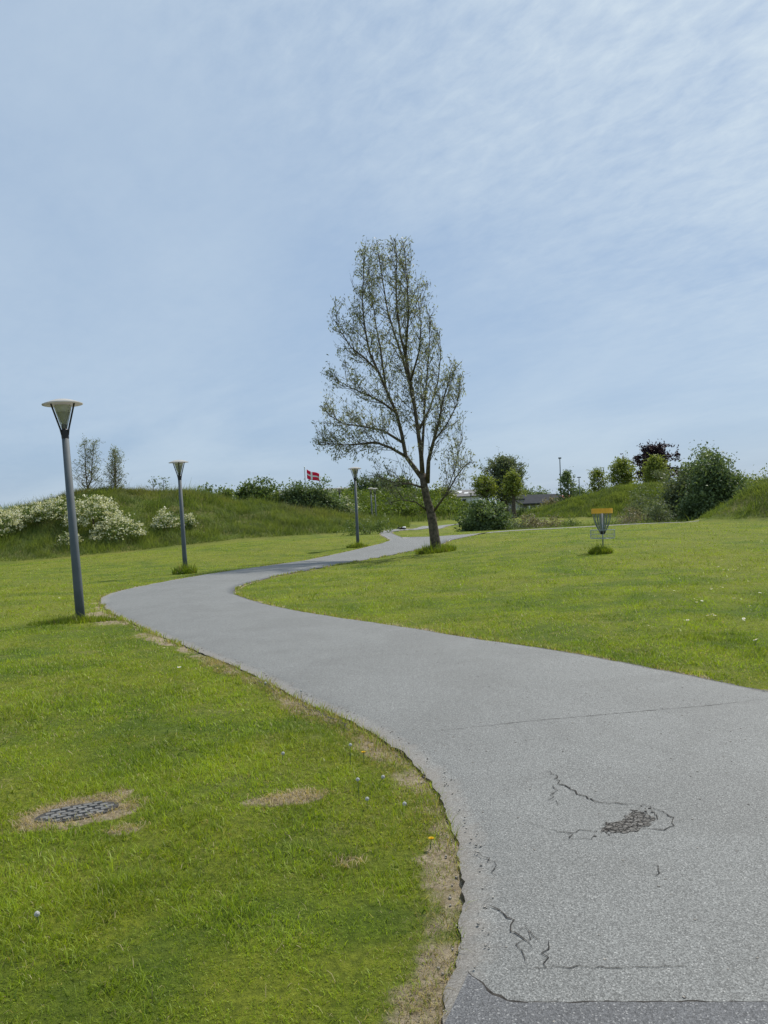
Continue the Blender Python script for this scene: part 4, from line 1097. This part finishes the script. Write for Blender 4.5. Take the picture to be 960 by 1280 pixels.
# brown house with dark roof
q = foot(668, 124); z0 = q[2]; zr = P(668, 619.5, 124)[2]-z0; ze = P(668, 629, 124)[2]-z0
t, roof = gable_house('brown_house', 'low house with dark roof and shaded porch left of the mound', (q[0]-.2, q[1], z0), math.radians(18), 7.4, 7.5, ze, zr, M_WALLB, M_ROOFD, .7)
for x in (-2.2, -.8, .7, 2.2): win(t, x, -3.78, ze-1.1, .95, 1.2)
for x in (-3.0, -1.5, 0, 1.5, 3.0): MB().box((x, -4.3, ze/2-.4), (.25, .25, ze-.05)).build('post', M_LIGHTP, t)
q2 = foot(649, 121); b_ = thing('shed', 'small white flat roofed shed left of the brown house', 'shed', q2); zt = P(649, 625, 121)[2]-q2[2]
MB().box((0, 0, zt/2-.3), (1.6, 1.4, zt+.6)).build('wall', M_WALL, b_); MB().box((0, 0, zt+.09), (1.8, 1.6, .16)).build('roof', M_ROOFD, b_)
q = foot(700, 128); z0 = q[2]; zr = P(700, 620.5, 128)[2]-z0; ze = P(700, 624, 128)[2]-z0
t, roof = gable_house('terracotta_house', 'house end with terracotta roof right of the dark roofed house', q, math.radians(-6), 3.6, 4, ze, zr, M_WALLB, M_ROOFT); win(t, 0, -2.03, ze-.9, .9, .8)
# long grey roofed building behind the crest
q = foot(408, 108); z0 = q[2]; zt = P(420, 611.5, 108)[2]-z0; zb = P(420, 617.5, 106)[2]-z0
t, roof = gable_house('grey_roof_building', 'long low building with flat grey roof showing above the shrubs by the flag', (q[0]-1.0, q[1], z0), math.radians(3), 11.5, 6, zb, zt, M_WALLB, M_ROOF, .3)
for x in (-4, -2, 0, 2, 4): win(t, x, -3.03, zb-.9, 1.0, .8)

# ------------------------------------------------------------------ masts, flag
q = foot(702.5, 122); h = P(702, 573, 122)[2]-q[2]
t = thing('light_mast', 'tall slim light mast beside the small conical tree', 'light mast', q); t.rotation_euler = (0, math.radians(.7), 0)
MB().lathe([(0,-.3),(.13,-.3),(.10,h*.5),(.07,h),(0,h)], 10).build('pole', M_POLE_FAR, t); MB().box((0, 0, h+.06), (.42, .3, .22)).build('lamp_head', M_POLE_FAR, t)
q = foot(726, 126); h = P(725.5, 597, 126)[2]-q[2]
t = thing('light_mast', 'shorter light post with flat head right of the conical tree', 'light mast', q); t.rotation_euler = (0, math.radians(.3), 0)
MB().lathe([(0,-.3),(.09,-.3),(.06,h),(0,h)], 8).build('pole', M_POLE_FAR, t); MB().box((0, 0, h+.05), (.55, .3, .16)).build('lamp_head', M_POLE_FAR, t)
q = foot(647.5, 138); h = P(647, 571.5, 138)[2]-q[2]
t = thing('antenna', 'thin antenna mast with a crossbar behind the tall willow', 'antenna', q)
MB().tube([(0,0,-.2),(0,0,h)], .045, 6).build('mast', M_POLE_FAR, t); MB().tube([(-1.0,0,h-1.15),(1.15,0,h-1.25)], .03, 5).build('crossbar', M_POLE_FAR, t)
FD = 96
q = foot(384, FD); h = P(382, 584.5, FD)[2]-q[2]
t = thing('flagpole', 'white flagpole rising behind the crest shrubs', 'flagpole', q); t.rotation_euler = (0, math.radians(-.6), 0)
MB().lathe([(0,-.3),(.085,-.3),(.055,h),(0,h)], 10).build('pole', M_FPOLE, t); MB().lathe([(0,h),(.07,h+.04),(.08,h+.1),(0,h+.18)], 10).build('finial', M_FPOLE, t)
# flag of red with an off-centre white cross, blown to the right and sagging
fl_w, fl_h = 1.70, 1.15; us = [0,.09,.18,.27,.36,.45,.55,.66,.77,.88,1.0]; us = [0,.1,.2,.31,.45,.56,.67,.78,.89,1.0]; vs_ = [0,.14,.28,.42,.58,.72,.86,1.0]
V = []; 
for v in vs_:
    for u in us:
        V.append((u*fl_w*.90, .10*math.sin(u*7+v*1.2)*u**.5, -v*fl_h*(1-.12*u)-u*.68-.10*math.sin(u*5.5)*.8+.06*v*u))
nu = len(us); fs, mi = [], []
for j in range(len(vs_)-1):
    for i in range(nu-1):
        fs.append((j*nu+i, (j+1)*nu+i, (j+1)*nu+i+1, j*nu+i+1)); mi.append(1 if (i == 3 or j == 3) else 0)
top = P(382.6, 586.6, FD)
o = np_mesh('flag', V, [np.array(fs)], [M_RED, M_FLAGW], None, None, True, mi); o.location = (top[0]+.07, top[1], top[2])
md_ = o.modifiers.new('thickness', 'SOLIDIFY'); md_.thickness = .012
tag(o, 'red flag with a white cross blowing from the white flagpole', 'flag')

# ------------------------------------------------------------------ bundle on the far path
q = G(502, 662.2); loc = (q[0], q[1], float(height(q[0], q[1]))+LIFT+.02); sc_ = np.linalg.norm(q-CAM)/F
t = thing('bag_bundle', 'small black and white bundle lying on the far path left of the trunk', 'bundle', loc)
def lump(name, c, r, mat):
    b = MB(); n, m = 14, 8; vs = []
    for i in range(m+1):
        th = PI*i/m
        for k in range(n):
            a = 2*PI*k/n; j = 1+.13*math.sin(a*3+i)+.08*math.sin(a*5-i*2)
            vs.append((c[0]+r[0]*j*math.sin(th)*math.cos(a), c[1]+r[1]*j*math.sin(th)*math.sin(a), max(0, c[2]+r[2]*math.cos(th))))
    b.add(vs, [(i*n+k, i*n+(k+1) % n, (i+1)*n+(k+1) % n, (i+1)*n+k) for i in range(m) for k in range(n)]); return b.build(name, mat, t, True)
u = sc_
lump('bag', (-3.0*u, 0, 1.1*u), (2.8*u, 2.2*u, 1.6*u), M_CLOTHB); lump('cloth', (3.2*u, 0, 1.6*u), (2.6*u, 2*u, 1.5*u), M_WHITE); lump('bag', (2.6*u, -1.0*u, .7*u), (3.2*u, 1.8*u, 1.1*u), M_CLOTHB); lump('cloth', (.4*u, .2*u, 1.0*u), (1.4*u, 1.6*u, 1.5*u), M_CLOTHR)

# ------------------------------------------------------------------ flowers
def dandelion(px, py, label, yellow, h=.10, lean=.15):
    q = G(px, py); t = thing('dandelion', label, 'dandelion', on_ground(q[0], q[1]), 'dandelions beside the path')
    a = random.uniform(0, 6.28); tip = (h*lean*math.cos(a), h*lean*math.sin(a), h)
    MB().tube([(0,0,-.01), (tip[0]*.3, tip[1]*.3, h*.5), tip], .0022, 5).build('stalk', M_STEM, t)
    b = MB()
    if yellow:
        for k in range(36):
            a = k*2.399; r = .017*math.sqrt((k+2)/38); z = .004*(1-(r/.018)**2)
            c, s_ = math.cos(a), math.sin(a); w_ = .0028
            b.add([(tip[0], tip[1], tip[2]), (tip[0]+c*r*.6-s_*w_, tip[1]+s_*r*.6+c*w_, tip[2]+.006+z), (tip[0]+c*r*1.15, tip[1]+s_*r*1.15, tip[2]+.007+z), (tip[0]+c*r*.6+s_*w_, tip[1]+s_*r*.6-c*w_, tip[2]+.006+z)], [(0,1,2,3)])
        b.build('flower', M_YELLOW, t)
    else:
        for k in range(70):                             # downy ball: radiating hairs ending in small tufts
            z = 1-2*(k+.5)/70; r = math.sqrt(1-z*z); a = k*2.399; R = .011
            d = Vector((r*math.cos(a), r*math.sin(a), z)); e_ = Vector(tip)+Vector((0,0,.006))+d*R; o_ = d.orthogonal().normalized(); p_ = d.cross(o_)
            b.add([e_-o_*.0026, e_-p_*.0026, e_+o_*.0026, e_+p_*.0026, Vector(tip)+Vector((0,0,.006))], [(0,1,2,3),(0,2,4)])
        b.build('seed_head', M_DOWN, t)
    return t
dandelion(455, 955, 'bright yellow dandelion flower near the broken asphalt edge', True, .075, .1)
dandelion(538, 1062, 'small yellow dandelion flower close to the asphalt edge, nearest the viewer', True, .05)
dandelion(438, 957, 'white dandelion seed head on a tall stalk left of the bright yellow flower', False, .13, .05)
dandelion(449, 1000, 'white round dandelion seed head below the bright yellow flower', False, .11, .05)
dandelion(474, 982, 'short wilted dandelion seed head right of the round one', False, .05, .6)
dandelion(353, 952, 'white dandelion seed head alone above the bare patch', False, .05)
dandelion(376, 874, 'white dandelion seed head at the cracked asphalt corner', False, .07)
dandelion(331, 862, 'white dandelion seed head at the upper end of the broken edge', False, .06)
dandelion(49, 1158, 'lone white dandelion seed head in the lower left lawn', False, .045)
dandelion(459, 1012, 'half hidden dandelion seed head just below the round one', False, .05)
dandelion(505, 1015, 'small dandelion seed head in the dry strip', False, .04)
db = MB(); r = .017
for k in range(9):
    a = 2*PI*k/9; c, s_ = math.cos(a), math.sin(a); w_ = .006
    db.add([(0,0,.034), (c*r*.6-s_*w_, s_*r*.6+c*w_, .037), (c*r, s_*r, .036), (c*r*.6+s_*w_, s_*r*.6-c*w_, .037)], [(0,1,2,3)])
dmesh = db.build('daisy', M_WHITE); dmesh_data = dmesh.data; D.objects.remove(dmesh)
ym = MB().lathe([(0,.036),(.006,.037),(.004,.041),(0,.042)], 8).build('disc', M_YELLOW); ym_data = ym.data; D.objects.remove(ym)
DA = [(899,711),(905,715),(910,715.5),(916,715),(920,715),(923,713),(888,738),(890,740),(896,740),(901,737),(904,738),(868,753),(872,754),(877,755),(871,757),(914,750),(918,752),(890,773),(892,772),(893,774),(886,774),(930,778),(929,780),(903,782),(905,783),(938,762),(947,805),(945,806),(950,745),(842,742),(820,749),(826,741),(810,787),(955,713),(871,675),(935,730),(860,780),(808,660+30)]
DA2 = [(20,735),(25,742),(60,735),(78,742),(10,752),(74,750),(66,748),(120,722),(176,706),(182,712),(150,715),(22,795),(224,840),(272,842),(206,815),(330,694),(345,690),(306,699),(375,686),(255,702),(300,735),(320,742),(335,748)]
def daisy(px, py, lab, grp, sc=1.0):
    q = G(px, py); d = np.linalg.norm(q-CAM); o = D.objects.new('daisy', dmesh_data); link(o); o.location = on_ground(q[0], q[1], .02)
    s_ = max(1.0, sc)*random.uniform(.65, 1.05); o.scale = (s_, s_, 1); o.rotation_euler = (random.uniform(-.3, .3), random.uniform(-.3, .3), random.uniform(0, 6))
    c = D.objects.new('flower_centre', ym_data); link(c, o); tag(o, lab, 'daisy', grp)
for px, py in DA: daisy(px, py, 'tiny white daisy in the mown lawn right of the path', 'daisies in the right lawn', 1.5)
for px, py in DA2: daisy(px, py, 'tiny white daisy in the lawn below the left mound', 'daisies in the left lawn', 1.5)
